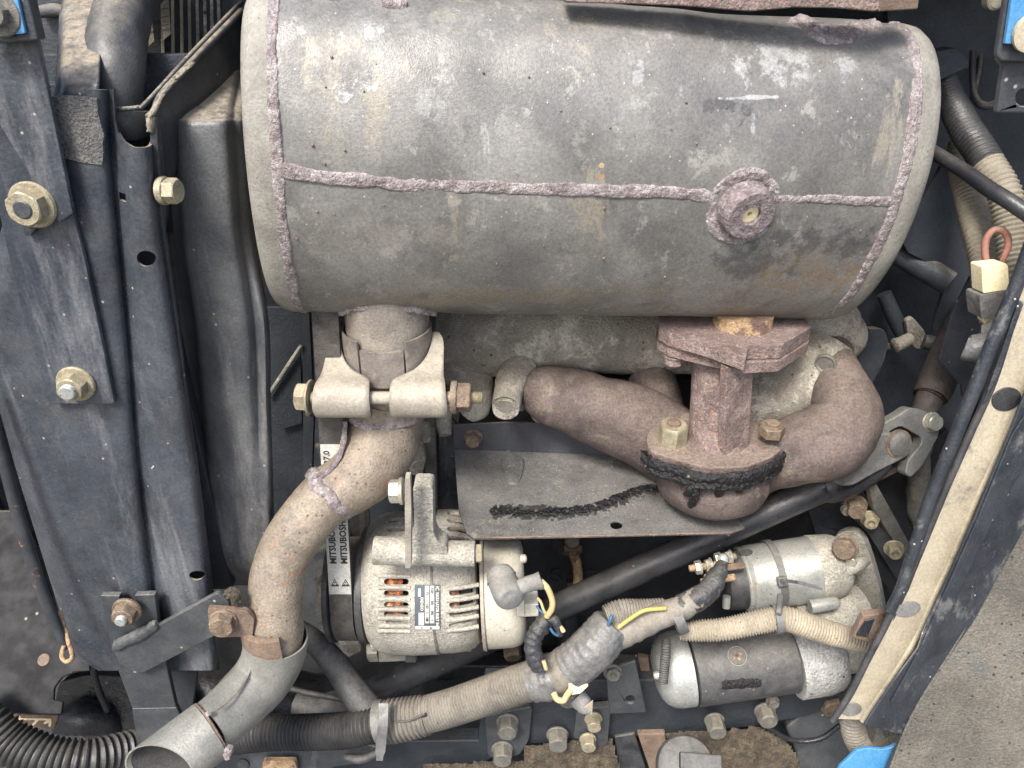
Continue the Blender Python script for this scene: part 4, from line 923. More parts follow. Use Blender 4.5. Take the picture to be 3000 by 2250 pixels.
plate('upper_yoke', rnd([(2555, 1290), (2580, 1245), (2640, 1212), (2665, 1193), (2700, 1200), (2735, 1215), (2755, 1240), (2750, 1280), (2700, 1370), (2668, 1400), (2652, 1388), (2660, 1350), (2700, 1300), (2700, 1282), (2640, 1248), (2605, 1265), (2590, 1300)], 12), pu2, 42, M['yoke'], uj, bevel=6)
bolt(pu2.hit(2728, 1236), pu2.n, 27, 18, M['zincgrey'], uj, washer=32, rot=.5)
plate('fork_back', rnd([(2560, 1400), (2640, 1360), (2652, 1372), (2570, 1412)], 5), Pl(2600, 1390, 2050, (.2, -1, .4)), 30, M['brownbolt'], uj, bevel=4)
tube('column', [(P(2700, 1222, 2400), 36), (P(2720, 1175, 2410), 40), (P(2726, 1160, 2412), 40), (P(2730, 1150, 2415), 54), (P(2790, 1020, 2450), 56), (P(2850, 900, 2500), 56)], M['colbrown'], uj, n=24, jit=1.5)

# ================================================================== starter motor
sta = thing('starter_motor', 'dusty silver starter motor with its solenoid on top and a dark motor body below', 'starter motor', P(2160, 2060, 2620))
SX = (P(2390, 1664, 2500) - P(2150, 1700, 2500)).normalized()
SZ = (V((0, 0, 1)) - SX * SX.z).normalized(); SY = SX.cross(SZ); SXY = (SZ, SY)
c1_ = P(2150, 1700, 2540)
lathe('solenoid_cap', c1_, SX, [(-48, 60), (-40, 82), (-34, 92), (28, 96), (30, 100)], M['rubber'], sta, n=44, exy=SXY)
lathe('solenoid', c1_, SX, [(22, 100), (26, 105), (30, 107), (36, 105), (42, 103), (46, 106), (262, 106), (264, 104)], M['silver'], sta, n=56, exy=SXY)
lathe('solenoid_seat', c1_, SX, [(258, 107), (262, 109), (330, 102), (352, 92), (366, 76), (372, 50), (372, 0)], M['alu'], sta, n=48, exy=SXY)
c2_ = P(2100, 1965, 2560); SX2 = (P(2400, 1925, 2560) - P(2100, 1965, 2560)).normalized()
lathe('motor_end_cap', P(1925, 1968, 2560), SX2, [(-8, 0), (-8, 60), (0, 84), (16, 104), (36, 116), (60, 121), (104, 121), (106, 118)], M['silver'], sta, n=56, exy=SXY)
lathe('motor_body', P(2025, 1960, 2560), SX2, [(0, 116), (2, 119), (326, 116), (328, 112)], M['motor'], sta, n=64, exy=SXY)
lathe('drive_casting', P(2325, 1938, 2560), SX2, [(-4, 117), (0, 120), (90, 118), (130, 108), (150, 92), (160, 60)], M['roughalu'], sta, n=48, exy=SXY)
tube('drive_nose', [(P(2440, 1918, 2540), 64), (P(2500, 1910, 2540), 66), (P(2580, 1900, 2540), 64)], M['alu'], sta, n=32)
tube('drive_neck', [(P(2330, 1830, 2580), 90), (P(2420, 1815, 2580), 100), (P(2520, 1790, 2590), 90)], M['alu'], sta, n=30, jit=4)
pfl = Pl(2520, 1700, 2010, (-.75, -1, .1))
plate('mounting_flange', rnd([(2440, 1575), (2470, 1556), (2505, 1557), (2530, 1580), (2552, 1640), (2575, 1720), (2588, 1790), (2580, 1830), (2500, 1900), (2440, 1830), (2450, 1700)], 16), pfl, 40, M['alu'], sta, bevel=7)
tube('flange_rib', [(P(2470, 1680, 2460), 16), (P(2510, 1655, 2450), 22), (P(2540, 1640, 2470), 16)], M['alu'], sta, n=14)
bolt(P(2478, 1602, 2430), (-.75, -1, .3), 36, 26, M['brownbolt'], sta, washer=40, rot=.3)
bolt(P(2495, 1645, 2440), (-.75, -1, .1), 18, 10, M['zincgrey'], sta)
lathe('screw_boss', P(2455, 1765, 2440), -SX * -1, [(-90, 22), (-10, 20), (0, 16), (4, 10)], M['silver'], sta, n=18)
# body marks
mp_, mn_ = None, None
def shit(u, v, C, ax, R):
    r = ray(u, v); d = r - ax * r.dot(ax); o = -C + ax * C.dot(ax)
    a = d.dot(d); b = 2 * d.dot(o); c = o.dot(o) - R * R
    t = (-b - math.sqrt(max(0, b * b - 4 * a * c))) / (2 * a); p = r * t
    n = (p - C) - ax * (p - C).dot(ax); return p, n.normalized()
C2 = P(2025, 1960, 2560)
p, n_ = shit(2160, 1922, C2, SX2, 119)
ex = SX2; ey = n_.cross(ex)
prism('pole_screw', circ(p + n_ * 2, ex, ey, 27, 28), n_ * -6, M['motor'], sta, bevel=1)
prism('pole_screw_rim', circ(p + n_ * 1.6, ex, ey, 30, 28), n_ * -4, M['clamp'], sta, holes=[circ(p + n_ * 1.6, ex, ey, 28, 28)], bevel=0)
for a in (.4, .4 + math.pi / 2):
    d = ex * math.cos(a) + ey * math.sin(a); e = n_.cross(d); prism('cross_slot', [p + n_ * 3 + d * s + e * t for s, t in ((-15, -4), (15, -4), (15, 4), (-15, 4))], n_ * -2, M['orange'], sta, bevel=0)
bead('scorch_patch', [shit(u, v, C2, SX2, 117.5)[0] for u, v in [(2115, 2008), (2160, 2006), (2230, 2000)]], [shit(u, v, C2, SX2, 118)[1] for u, v in [(2115, 2008), (2160, 2006), (2230, 2000)]], 20, 2.5, M['tar'], sta, step=5, rough=1.2)
# terminals
tA = P(2150, 1670, 2430)
for (u, v, D, L_, r_) in ((2060, 1660, 2400, 74, 13), (2090, 1700, 2380, 66, 14), (2118, 1635, 2420, 40, 11)):
    q = P(u, v, D); lathe('terminal_stud', q, SX, [(-L_ * .6, 9), (-L_ * .58, 11), (L_, 11)], M['orange'] if u != 2118 else M['brownbolt'], sta, n=14)
    bolt(q + SX * -8, -SX, r_ + 8, 13, M['zincgrey'], sta, washer=r_ + 10, name='terminal_nut', wh=5)
    bolt(q + SX * 26, -SX, r_ + 9, 14, M['zincgrey'], sta, washer=r_ + 12, name='terminal_nut', rot=.7, wh=5)
lathe('terminal_cap', P(2118, 1638, 2400), V((-.3, -.7, .6)), [(-20, 18), (0, 19), (12, 16), (18, 8), (19, 0)], M['silver'], sta, n=20)
box('terminal_tab', P(2150, 1660, 2400), SX, SY, SZ, 34, 12, 4, M['tabrust'], sta, bevel=2)
lathe('terminal_cap', P(2128, 1768, 2420), V((0, -.3, -1)), [(-24, 12), (-4, 13), (14, 12), (16, 0)], M['silver'], sta, n=16)
prism('fitted_disc', circ(shit(2185, 1618, c1_, SX, 108)[0] + shit(2185, 1618, c1_, SX, 108)[1] * 2, SX, shit(2185, 1618, c1_, SX, 108)[1].cross(SX), 22, 20, 14), shit(2185, 1618, c1_, SX, 108)[1] * -6, M['rubber'], sta, bevel=1)
# hose clamp strip on the end cap
ft = [shit(u, v, P(1925, 1968, 2560), SX2, 126) for u, v in [(1946, 1880), (1948, 1920), (1946, 1960), (1940, 2000)]]
tube('screw_band', [(P(1952, 1870, 2350), 13), (P(1950, 1920, 2340), 14), (P(1942, 2000, 2350), 14)], M['rubber'], sta, n=12, ridge=(7, 1.6, 'sin'))
lathe('band_screw', P(1925, 1978, 2360), -SX, [(-14, 13), (4, 13), (10, 10), (12, 5)], M['zincgrey'], sta, n=16)

# ================================================================== left: radiator side frame
M['grit'] = mat('gritty_underseal', (.10, .10, .10), (.17, .165, .15), 60, .9, 0, bump=(6, 1.), bump2=(12, .6), grain=.35)
rf = thing('radiator_side_frame', 'tall dark navy pressed steel side panel with a square hole and two round holes', 'panel', P(400, 1960, 2300))
YB = 1600
def row(v, xs, y0, dys): return [Q(x, v, y0 + d) for x, d in zip(xs, dys)]
DY = [44, 12, 0, -5, 2, 28, 22, 2, -9, 6, 70]
def xs(L_, g, R_):
    return [L_, L_ + (g - L_) * .12, L_ + (g - L_) * .45, L_ + (g - L_) * .8, g - 12, g + 6, g + 22, g + 42, R_ - 45, R_ - 12, R_]
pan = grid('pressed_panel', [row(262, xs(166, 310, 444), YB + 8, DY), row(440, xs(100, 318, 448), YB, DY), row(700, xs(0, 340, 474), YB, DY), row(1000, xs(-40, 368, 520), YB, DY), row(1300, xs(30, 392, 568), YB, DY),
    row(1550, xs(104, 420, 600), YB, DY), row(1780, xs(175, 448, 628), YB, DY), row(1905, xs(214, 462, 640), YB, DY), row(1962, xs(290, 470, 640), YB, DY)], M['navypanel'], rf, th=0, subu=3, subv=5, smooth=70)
sol = pan.modifiers.new('th', 'SOLIDIFY'); sol.thickness = 6 * SC; sol.offset = 0
bake(pan)
def cutter(poly, Y, dp=110):
    pl = Pl(400, 1000, Y); pts = [pl.hit(u, v) for u, v in poly]
    return prism('cutter', pts, V((0, dp, 0)), None, None, bevel=0, smooth=0)
cut(pan, [cutter([(292, -300), (286, -100), (282, 100), (284, 200), (287, 300), (296, 365), (312, 402), (338, 428), (370, 442), (420, 444), (436, 425), (470, 400), (560, 180), (560, -300)], YB - 45, 560),
          cutter([(309, 584), (340, 584), (342, 609), (312, 608)], YB - 45), cutter(ell(407, 773, 29, 24), YB - 45), cutter(ell(562, 1712, 22, 14), YB - 45)], 60)
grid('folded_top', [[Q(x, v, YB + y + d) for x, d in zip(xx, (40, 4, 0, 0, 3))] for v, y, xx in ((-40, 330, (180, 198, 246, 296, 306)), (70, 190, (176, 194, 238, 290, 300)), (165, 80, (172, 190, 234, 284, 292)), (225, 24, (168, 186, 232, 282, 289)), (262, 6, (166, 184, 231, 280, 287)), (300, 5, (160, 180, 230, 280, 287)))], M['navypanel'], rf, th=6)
def _drop():
    return None
plate('gritty_patch', [(150, 284), (200, 280), (250, 283), (283, 288), (287, 330), (296, 368), (305, 396), (300, 420), (303, 445), (299, 484), (270, 480), (240, 476), (180, 462), (150, 460)], Pl(250, 400, YB - 11, (0, -1, 0)), 8, M['grit'], rf, bevel=0)
box('dark_hole_backing', Q(400, 1100, YB + 150), V((1, 0, 0)), V((0, 0, 1)), V((0, -1, 0)), 130, 700, 20, M['wall'], rf)  # dark sheet added behind the panel so its holes read dark
# chips of bare paint
for poly in ([(480, 1012), (489, 1010), (486, 1022), (481, 1020)], [(481, 1040), (490, 1040), (491, 1052), (484, 1050)], [(486, 1060), (495, 1060), (493, 1074), (487, 1072)], [(442, 1372), (448, 1364), (452, 1366), (446, 1374)], [(462, 1352), (475, 1332), (476, 1335), (465, 1354)]):
    plate('paint_chip', poly, Pl(470, 1100, YB - 4), 1.5, M['cover'], rf, bevel=0)
# ---- strap plates with their nuts
st1 = thing('strap_plate', 'long dark navy strap plate with a tan flanged nut near its lower end', 'plate', P(240, 1182, 1900))
ps1 = Pl(200, 900, YB - 26, (.03, -1, 0))
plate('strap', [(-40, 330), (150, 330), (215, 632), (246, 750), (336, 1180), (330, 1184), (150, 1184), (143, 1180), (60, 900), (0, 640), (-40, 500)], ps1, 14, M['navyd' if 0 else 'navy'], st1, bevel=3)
bolt(ps1.hit(225, 1122), ps1.n, 32, 30, M['zinc'], st1, washer=44, stud=(18, 12), name='flanged_nut', rot=.3, wh=10, smat=M['silver'])
st2 = thing('corner_plate', 'dark navy plate with a slanting lower edge and a large tan flanged nut beside it', 'plate', P(80, 650, 1650))
ps2 = Pl(100, 400, YB - 44, (.03, -1, 0))
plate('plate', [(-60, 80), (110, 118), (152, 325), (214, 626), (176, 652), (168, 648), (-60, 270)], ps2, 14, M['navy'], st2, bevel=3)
plate('lower_tab', rnd([(62, 640), (112, 660), (86, 694), (70, 688)], 6), Pl(85, 660, YB - 42), 8, M['navyd'], st2)
bolt(Pl(80, 600, YB - 40).hit(100, 598), (0, -1, 0), 38, 30, M['zinc'], st2, washer=48, stud=(19, 3), name='flanged_nut', rot=.55, wh=12, smat=M['navyd'])
# blue painted corner at the top left
bl = thing('blue_corner_panel', 'bright blue painted panel corner in a dark rim at the top left of the photo', 'panel', P(30, 120, 1450))
pbl = Pl(30, 60, YB - 90)
plate('rim', [(-60, -40), (75, -40), (112, 118), (80, 122), (-60, 132)], pbl, 30, M['navyd'], bl, bevel=4)
plate('blue_panel', [(-60, -30), (46, -30), (74, 98), (60, 100), (-60, 102)], Pl(30, 60, YB - 98), 8, M['blue'], bl, bevel=2)
bolt(Pl(0, 50, YB - 98).hit(-4, 40), (.1, -1, 0), 22, 20, M['darkbolt'], bl, washer=38)
# ---- radiator hose + core at the top left
rh = thing('radiator_hose', 'black dusty radiator hose elbow standing in the notch of the side panel', 'hose', P(370, 385, 1900))
tube('hose', [(Q(440, -90, 2000), 60), (Q(380, -20, 1900), 58), (Q(350, 80, 1800), 58), (Q(338, 180, 1740), 58), (Q(340, 260, 1715), 54), (Q(345, 345, 1712), 52)], M['hose'], rh, n=36, jit=2)
tube('hose_cuff', [(Q(352, 318, 1712), 62), (Q(353, 330, 1711), 68), (Q(356, 372, 1711), 66), (Q(357, 382, 1712), 58)], M['hose'], rh, n=36, smoothpath=False)
tube('drain_spigot', [(Q(345, 385, 1720), 16), (Q(352, 470, 1725), 15)], M['rubber'], rh, n=14)
plate('spigot_rib', [(352, 392), (362, 392), (362, 470), (352, 470)], Pl(355, 400, 1700), 10, M['rubber'], rh)
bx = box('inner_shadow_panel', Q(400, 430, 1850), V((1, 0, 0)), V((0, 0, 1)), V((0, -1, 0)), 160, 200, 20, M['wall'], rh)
rad_ = thing('radiator', 'dark radiator core with tan dusted upright fins and a small bleached label', 'radiator', P(560, 250, 2300))
prad = Pl(520, 150, 2150, (.35, -1, .1))
plate('core', [(390, -60), (760, -60), (700, 60), (470, 300), (400, 260)], prad, 60, M['fin'], rad_)
for i, u in enumerate((470, 500, 526, 549, 572, 594, 614, 634)):
    plate('fin', [(u, -40), (u + 9, -40), (u + 13, 225 - i * 22), (u + 3, 235 - i * 22)], Pl(520, 150, 2138, (.35, -1, .1)), 12, M['hosedust'] if i < 4 else M['cast'], rad_, bevel=1)
plab = Pl(440, 60, 2080, (.35, -1, .1))
plate('label', [(412, 20), (440, 10), (452, 120), (430, 140), (424, 90)], plab, 4, M['hosedust'], rad_, bevel=0)
plate('label', [(470, 0), (494, -10), (500, 100), (478, 118)], plab, 4, M['hosedust'], rad_, bevel=0)
for v in (36, 60, 84): plate('label_rule', [(414, v), (494, v - 14), (494, v - 12), (414, v + 2)], Pl(440, 60, 2072, (.35, -1, .1)), 2, M['print'], rad_, bevel=0)
tube('core_edge', [(Q(300, 322, 1640), 5), (Q(400, 316, 1640), 5), (Q(432, 298, 1660), 5), (Q(560, 160, 1850), 6), (Q(706, 8, 2100), 6)], M['navyd'], rad_, n=10)
hz = thing('headlamp_back', 'blurred dark casting with a slot behind the corner plate at the top', 'casting', P(160, 100, 2100))
plate('casting', [(100, -40), (240, -40), (200, 180), (170, 300), (110, 200)], Pl(160, 60, 1900), 60, M['navyd'], hz, bevel=12)
tube('rib', [(Q(110, 36, 1880), 12), (Q(160, 30, 1880), 14), (Q(196, 36, 1880), 12)], M['hose'], hz, n=12)

# ---- fan shroud
shd = thing('fan_shroud', 'dark pressed steel fan shroud with a dusty shoulder beside the muffler end', 'fan shroud', P(700, 1700, 2400))
YS = 1730
def srow(v, l, r, y, dys, ww=(0, .08, .17, .24, .5, .72, .8, .86, .95, 1)):
    return [Q(l + (r - l) * t, v, y + d) for t, d in zip(ww, dys)]
A_ = [120, 110, 60, 6, 0, 4, 22, 50, 70, 120]; B_ = [120, 110, 60, 10, 0, 0, 14, 30, 14, 60]; C_ = [120, 100, 40, 6, 0, 0, 2, 4, 8, 50]
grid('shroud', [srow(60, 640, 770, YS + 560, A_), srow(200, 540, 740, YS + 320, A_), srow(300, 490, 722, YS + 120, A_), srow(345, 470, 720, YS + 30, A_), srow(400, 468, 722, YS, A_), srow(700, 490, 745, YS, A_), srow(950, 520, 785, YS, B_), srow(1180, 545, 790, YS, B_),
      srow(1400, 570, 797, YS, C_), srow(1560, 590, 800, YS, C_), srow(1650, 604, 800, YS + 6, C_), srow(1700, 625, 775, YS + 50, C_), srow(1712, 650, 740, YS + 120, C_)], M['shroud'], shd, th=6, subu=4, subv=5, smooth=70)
pse = Pl(480, 700, YS - 40, (.5, -1, 0))
tube('rear_edge', [(Q(438, 342, YB + 25), 6), (Q(452, 320, YB + 45), 6), (Q(475, 275, YB + 90), 7), (Q(565, 180, YB + 230), 8), (Q(706, 34, YB + 480), 9)], M['navyd'], shd, n=12)
grid('gusset_face', [[Q(u, v, YB + dy) for u, v, dy in r] for r in ([(440, 345, 32), (475, 278, 96), (565, 184, 236), (706, 38, 486)], [(468, 420, 60), (505, 360, 120), (600, 260, 260), (715, 150, 500)], [(480, 700, 90), (520, 500, 150), (620, 400, 300), (720, 300, 520)])], M['navyd'], shd, th=4)
plate('flange_edge', [(437, 345), (444, 342), (458, 350), (476, 640), (526, 1000), (602, 1600), (632, 1800), (618, 1800), (590, 1600), (512, 1000), (460, 640), (440, 440)], Pl(480, 700, YB + 30), 12, M['navyd'], shd, bevel=2)
lipm = [(438, 342, 22), (452, 320, 38), (475, 275, 82), (520, 226, 150), (565, 180, 220)]
bead('mud_on_lip', [Q(u, v, YB + d) for u, v, d in lipm], [V((0, -1, 0))] * 5, 5, 6, M['hosedust'], shd, step=4, rough=2)
bead('mud_on_lip', [Pl(480, 700, YB + 28).hit(u, v) for u, v in [(430, 335), (440, 345), (441, 385)]], [V((0, -1, 0))] * 3, 8, 8, M['hosedust'], shd, step=4, rough=2)
bolt(Q(474, 558, YB + 22), (1, -.15, 0), 27, 26, M['zinc'], shd, washer=30, wh=12, rot=.2)

# ---- stay rod, left floor plate, blue strip
rod = thing('stay_rod', 'thin dark stay rod with orange rust bands hanging left of the side panel', 'rod', P(195, 1935, 2100))
tube('rod', [(P(-40, 1150, 1800), 13), (P(0, 1310, 1850), 13), (P(60, 1530, 1930), 15), (P(120, 1720, 2000), 15), (P(165, 1830, 2040), 13), (P(192, 1900, 2060), 10)], M['rodrust'], rod, n=16)
tube('hook', [(P(188, 1890, 2050), 6), (P(181, 1922, 2050), 6), (P(196, 1938, 2050), 6), (P(212, 1922, 2050), 6), (P(198, 1870, 2055), 6), (P(176, 1790, 2060), 5)], M['orange'], rod, n=10)
lf_ = thing('axle_support_plate', 'dusty black flat plate with a rounded cut-out at the bottom left corner', 'plate', P(80, 2090, 2350))
pfp = Pl.__new__(Pl); pfp.p = P(100, 2000, 2350); pfp.n = V((0, -.8, 1)).normalized()
plate('top_plate', [(-300, 1500), (60, 1500), (130, 1690), (205, 1900), (260, 1935), (262, 1965), (215, 1968), (180, 1985), (158, 2015), (156, 2050), (184, 2056), (178, 2092), (-300, 2084)], pfp, 12, M['floorplate'], lf_, bevel=3)
plate('front_edge', [(-200, 2092), (172, 2096), (158, 2136), (40, 2134), (-200, 2110)], Pl(80, 2110, 1650), 14, M['tabrust'], lf_, bevel=2)
for a, b_, c_w in ([(-100, 2098), (60, 2101), 3], [(-100, 2106), (150, 2108), 4], [(96, 2125), (112, 2108), 6], [(130, 2120), (150, 2108), 6], [(145, 2128), (148, 2112), 5]):
    bead('yellow_paint', [Pl(80, 2110, 1649).hit(*a), Pl(80, 2110, 1649).hit((a[0] + b_[0]) / 2, (a[1] + b_[1]) / 2), Pl(80, 2110, 1649).hit(*b_)], [V((0, -1, 0))] * 3, c_w, 1.2, M['cream'], lf_, step=4, rough=.6)
lathe('plate_dimple', pfp.hit(128, 1933), pfp.n, [(-3, 19), (1.5, 18), (1.5, 15), (.8, 10), (.6, 0)], M['tabrust'], lf_, n=20)
bs = thing('blue_strip', 'narrow blue painted edge glimpsed far left below the hose and rod', 'panel', P(40, 1760, 2600))
plate('blue_edge', [(96, 1610), (104, 1640), (60, 1720), (20, 1780), (40, 1700)], Pl(60, 1690, 2120, (0, -1, .3)), 8, M['blue'], bs)
plate('dark_edge', [(-60, 1740), (90, 1560), (110, 1600), (10, 1770), (-60, 1860)], Pl(60, 1690, 2130, (0, -1, .3)), 20, M['wall'], bs)
plate('dusty_panel', [(-100, 1500), (40, 1500), (75, 1580), (-20, 1730), (-100, 1760)], Pl(0, 1600, 2180, (0, -1, .3)), 20, M['hose'], bs)
ax_ = thing('front_axle_casting', 'glossy black cast front axle housing behind the bottom left brackets', 'axle', P(300, 2160, 2750))
plate('axle_web', rnd([(170, 2000), (260, 1975), (500, 1990), (560, 2060), (540, 2250), (280, 2280), (265, 2170), (180, 2140), (150, 2100)], 20), Pl(300, 2060, 1860, (0, -1, .35)), 60, M['gloss'], ax_, bevel=14)
tube('axle_rib', [(Q(268, 1930, 1780), 10), (Q(285, 2010, 1780), 11), (Q(315, 2080, 1785), 11)], M['gloss'], ax_, n=14)
tube('axle_bulge', [(Q(175, 2120, 1820), 40), (Q(250, 2100, 1820), 60), (Q(320, 2120, 1840), 50), (Q(330, 2180, 1850), 40)], M['gloss'], ax_, n=24, jit=5)
tube('axle_tube', [(Q(330, 2020, 2000), 120), (Q(520, 2030, 2020), 130), (Q(760, 2040, 2050), 120), (Q(1050, 2080, 2100), 110)], M['gloss'], ax_, n=36, jit=8, jsize=120)
tube('axle_lug', [(Q(870, 2060, 1880), 40), (Q(930, 2075, 1860), 44), (Q(1000, 2065, 1880), 50), (Q(1060, 2080, 1900), 40)], M['rubber'], ax_, n=24, jit=3)
tube('axle_cable', [(Q(760, 2060, 1900), 8), (Q(840, 2020, 1880), 10), (Q(900, 2030, 1870), 10), (Q(1010, 2050, 1860), 10)], M['rubber'], ax_, n=12)
plate('axle_plate', rnd([(490, 1930), (560, 1925), (580, 1960), (560, 2100), (530, 2110), (500, 2000)], 8), Pl(540, 1990, 1760), 14, M['navyd'], ax_, bevel=3)
tube('bump_stop', [(Q(560, 1900, 1820), 20), (Q(575, 1912, 1780), 44), (Q(590, 1925, 1760), 46), (Q(596, 1930, 1755), 30)], M['navyd'], ax_, n=24)

# ---- brackets at the bottom of the side panel
bv = thing('upright_bracket', 'slate grey upright bracket with a notched top holding a rusty flanged nut', 'bracket', P(460, 2180, 2200))
pbv = Pl(400, 1900, YB - 40)
plate('upright', [(294, 1745), (350, 1746), (352, 1772), (392, 1772), (394, 1744), (454, 1742), (464, 1830), (490, 1960), (516, 2074), (388, 2078), (340, 1950), (305, 1800)], pbv, 18, M['slate'], bv, bevel=3)
plate('lower_leg', [(386, 2076), (516, 2073), (545, 2130), (555, 2300), (420, 2300), (400, 2170)], Pl(450, 2078, YB - 42, (0, -1, .12)), 18, M['slate'], bv, bevel=3)
bolt(Pl(375, 1780, YB - 58).hit(375, 1784), (0, -1, 0), 31, 28, M['brownbolt'], bv, washer=39, stud=(15, 12), name='flanged_nut', rot=.25, wh=10, smat=M['silver'])
am = thing('slanting_arm', 'slate grey arm welded across the bracket and rising towards the tail pipe', 'arm', P(400, 1975, 2150))
pam = Pl(500, 1880, YB - 66)
plate('arm', rnd([(333, 1905), (636, 1738), (668, 1762), (700, 1850), (640, 1858), (420, 1972), (385, 1972), (345, 1940)], 8), pam, 16, M['slate'], am, bevel=3)
bead('weld_bead', [pam.hit(u, v, -4) for u, v in [(336, 1898), (370, 1878), (420, 1855), (465, 1828)]], [V((0, -1, .3))] * 4, 17, 12, M['slate'], am, step=5, rough=.7)

# ---- corrugated hoses
chz = thing('corrugated_hose', 'thick black corrugated hose curving across the bottom left corner', 'hose', P(200, 2250, 2350))
tube('hose', [(P(-120, 2070, 2200), 57), (P(-40, 2120, 2210), 57), (P(40, 2180, 2220), 57), (P(140, 2218, 2230), 56), (P(250, 2225, 2260), 54), (P(340, 2205, 2320), 52), (P(430, 2185, 2400), 52), (P(520, 2175, 2500), 52)], M['loomblack'], chz, n=28, ridge=(19, 4.5, 'sin'))
chy = thing('corrugated_hose', 'black ribbed hose running from behind the flared tip to the cable tie', 'hose', P(900, 2200, 2500))
tube('hose', [(P(560, 2180, 2560), 52), (P(680, 2160, 2520), 52), (P(780, 2148, 2480), 52), (P(900, 2145, 2450), 52), (P(1010, 2140, 2420), 52), (P(1080, 2128, 2400), 50), (P(1118, 2120, 2395), 50)], M['loomblack'], chy, n=28, ridge=(13, 3.6, 'sin'))
fh = thing('flat_hose', 'smooth grey rubber hose slanting down to the cable tie', 'hose', P(1000, 2100, 2500))
tube('hose', [(P(850, 1835, 2500), 36), (P(920, 1880, 2500), 38), (P(985, 1950, 2480), 42), (P(1040, 2030, 2460), 46), (P(1090, 2090, 2450), 46), (P(1125, 2130, 2450), 40)], M['rubber'], fh, n=24)

# ================================================================== wiring
def T(pts): return [(P(u, v, d), r) for u, v, d, r in pts]
lo = thing('wiring_loom', 'thick dusty ribbed wiring conduit rising from the cable tie to the starter terminals', 'conduit', P(1450, 2120, 2400))
tube('split_sleeve', T([(1120, 2118, 2385, 56), (1150, 2112, 2380, 62), (1200, 2104, 2375, 60), (1250, 2094, 2370, 56)]), M['loom'], lo, n=28, ridge=(14, 5, 'sin'))
tube('conduit', T([(1240, 2096, 2370, 54), (1330, 2070, 2350, 54), (1430, 2036, 2330, 55), (1530, 2002, 2310, 56), (1580, 1988, 2300, 57)]), M['loom'], lo, n=30, ridge=(9, 2.4, 'sin'))
tube('tape_wrap', T([(1555, 1996, 2300, 60), (1600, 1985, 2290, 64), (1640, 1968, 2280, 60)]), M['tape'], lo, n=32, jit=6, jsize=26, fold=(1.5, 7, .6))
tube('sleeve', T([(1615, 1978, 2285, 58), (1650, 1962, 2275, 62), (1700, 1930, 2260, 60), (1740, 1905, 2250, 58)]), M['loom'], lo, n=30, jit=3, jsize=40)
tube('wide_tape_wrap', T([(1668, 1958, 2250, 63), (1705, 1928, 2240, 66), (1745, 1890, 2235, 66), (1775, 1855, 2240, 64), (1795, 1830, 2245, 58), (1800, 1824, 2245, 40)]), M['tape'], lo, n=44, jit=1.6, jsize=40, ridge=(24, .9, 'sin'))
tube('taped_run', T([(1790, 1872, 2235, 40), (1840, 1848, 2230, 40), (1900, 1820, 2225, 38), (1960, 1795, 2225, 36), (2010, 1775, 2225, 34), (2050, 1745, 2235, 32)]), M['loom'], lo, n=26, jit=2, fold=(1.2, 6, 1.1))
tube('black_taped_cable', T([(1990, 1782, 2225, 35), (2040, 1755, 2230, 34), (2080, 1725, 2240, 32), (2100, 1690, 2260, 28), (2118, 1650, 2290, 16)]), M['tapeblack'], lo, n=22, jit=4, jsize=24)
tube('upper_conduit', T([(1775, 1812, 2250, 36), (1820, 1800, 2255, 42), (1880, 1797, 2260, 40), (1950, 1790, 2265, 36)]), M['loom'], lo, n=24, ridge=(9, 2.4, 'sin'))
tube('yellow_wire', T([(1812, 1838, 2180, 6), (1850, 1810, 2170, 6), (1890, 1788, 2170, 6), (1950, 1782, 2180, 6)]), M['wireyellow'], lo, n=10)
tube('blue_wire', T([(1782, 1832, 2180, 5), (1788, 1815, 2175, 5), (1795, 1800, 2180, 5)]), M['wireblue'], lo, n=8)
tube('cream_wire', T([(1622, 2030, 2220, 9), (1632, 2048, 2210, 9), (1650, 2052, 2205, 9), (1662, 2035, 2205, 9), (1675, 2018, 2215, 9)]), M['yellow'], lo, n=12)
plate('cream_plug', rnd([(1665, 2010), (1725, 2008), (1700, 2032), (1672, 2036)], 4), Pl(1690, 2015, 1540, (0, -1, .2)), 30, M['cream'], lo)
tube('ribbed_end', T([(1238, 2098, 2310, 5), (1248, 2092, 2305, 5)]), M['rubber'], lo, n=8)
bead('split_edge', [P(1150, 2116, 2310), P(1200, 2112, 2305), P(1245, 2092, 2300)], [V((0, -1, .4))] * 3, 2.5, 2, M['rubber'], lo, step=5, rough=.3)
tube('lower_taped_tail', T([(1690, 2040, 2320, 30), (1715, 2070, 2310, 24), (1732, 2085, 2300, 10)]), M['rubberdust'], lo, n=20, jit=3)
plate('tail_tag', [(1705, 2078), (1738, 2052), (1735, 2094), (1722, 2094)], Pl(1720, 2080, 1570), 4, M['loomtan'], lo)
ll = thing('alternator_lead', 'thin black ribbed lead drooping from the alternator boot into the loom', 'cable', P(1570, 1960, 2250))
tube('ribbed_cover', T([(1602, 1808, 2190, 24), (1590, 1830, 2185, 25), (1570, 1858, 2180, 24), (1560, 1890, 2180, 24), (1566, 1925, 2185, 25), (1580, 1955, 2195, 23)]), M['tapeblack'], ll, n=20, fold=(1.4, 3, .4), jit=1.5, jsize=20)
tube('side_cover', T([(1598, 1812, 2180, 14), (1620, 1815, 2170, 16), (1636, 1840, 2170, 12), (1640, 1862, 2175, 8)]), M['tapeblack'], ll, n=14, jit=2)
tube('cream_lead', T([(1584, 1702, 2110, 8.5), (1605, 1725, 2110, 8.5), (1618, 1760, 2120, 8.5), (1616, 1785, 2135, 8.5), (1602, 1806, 2150, 8.5)]), M['yellow'], ll, n=14)
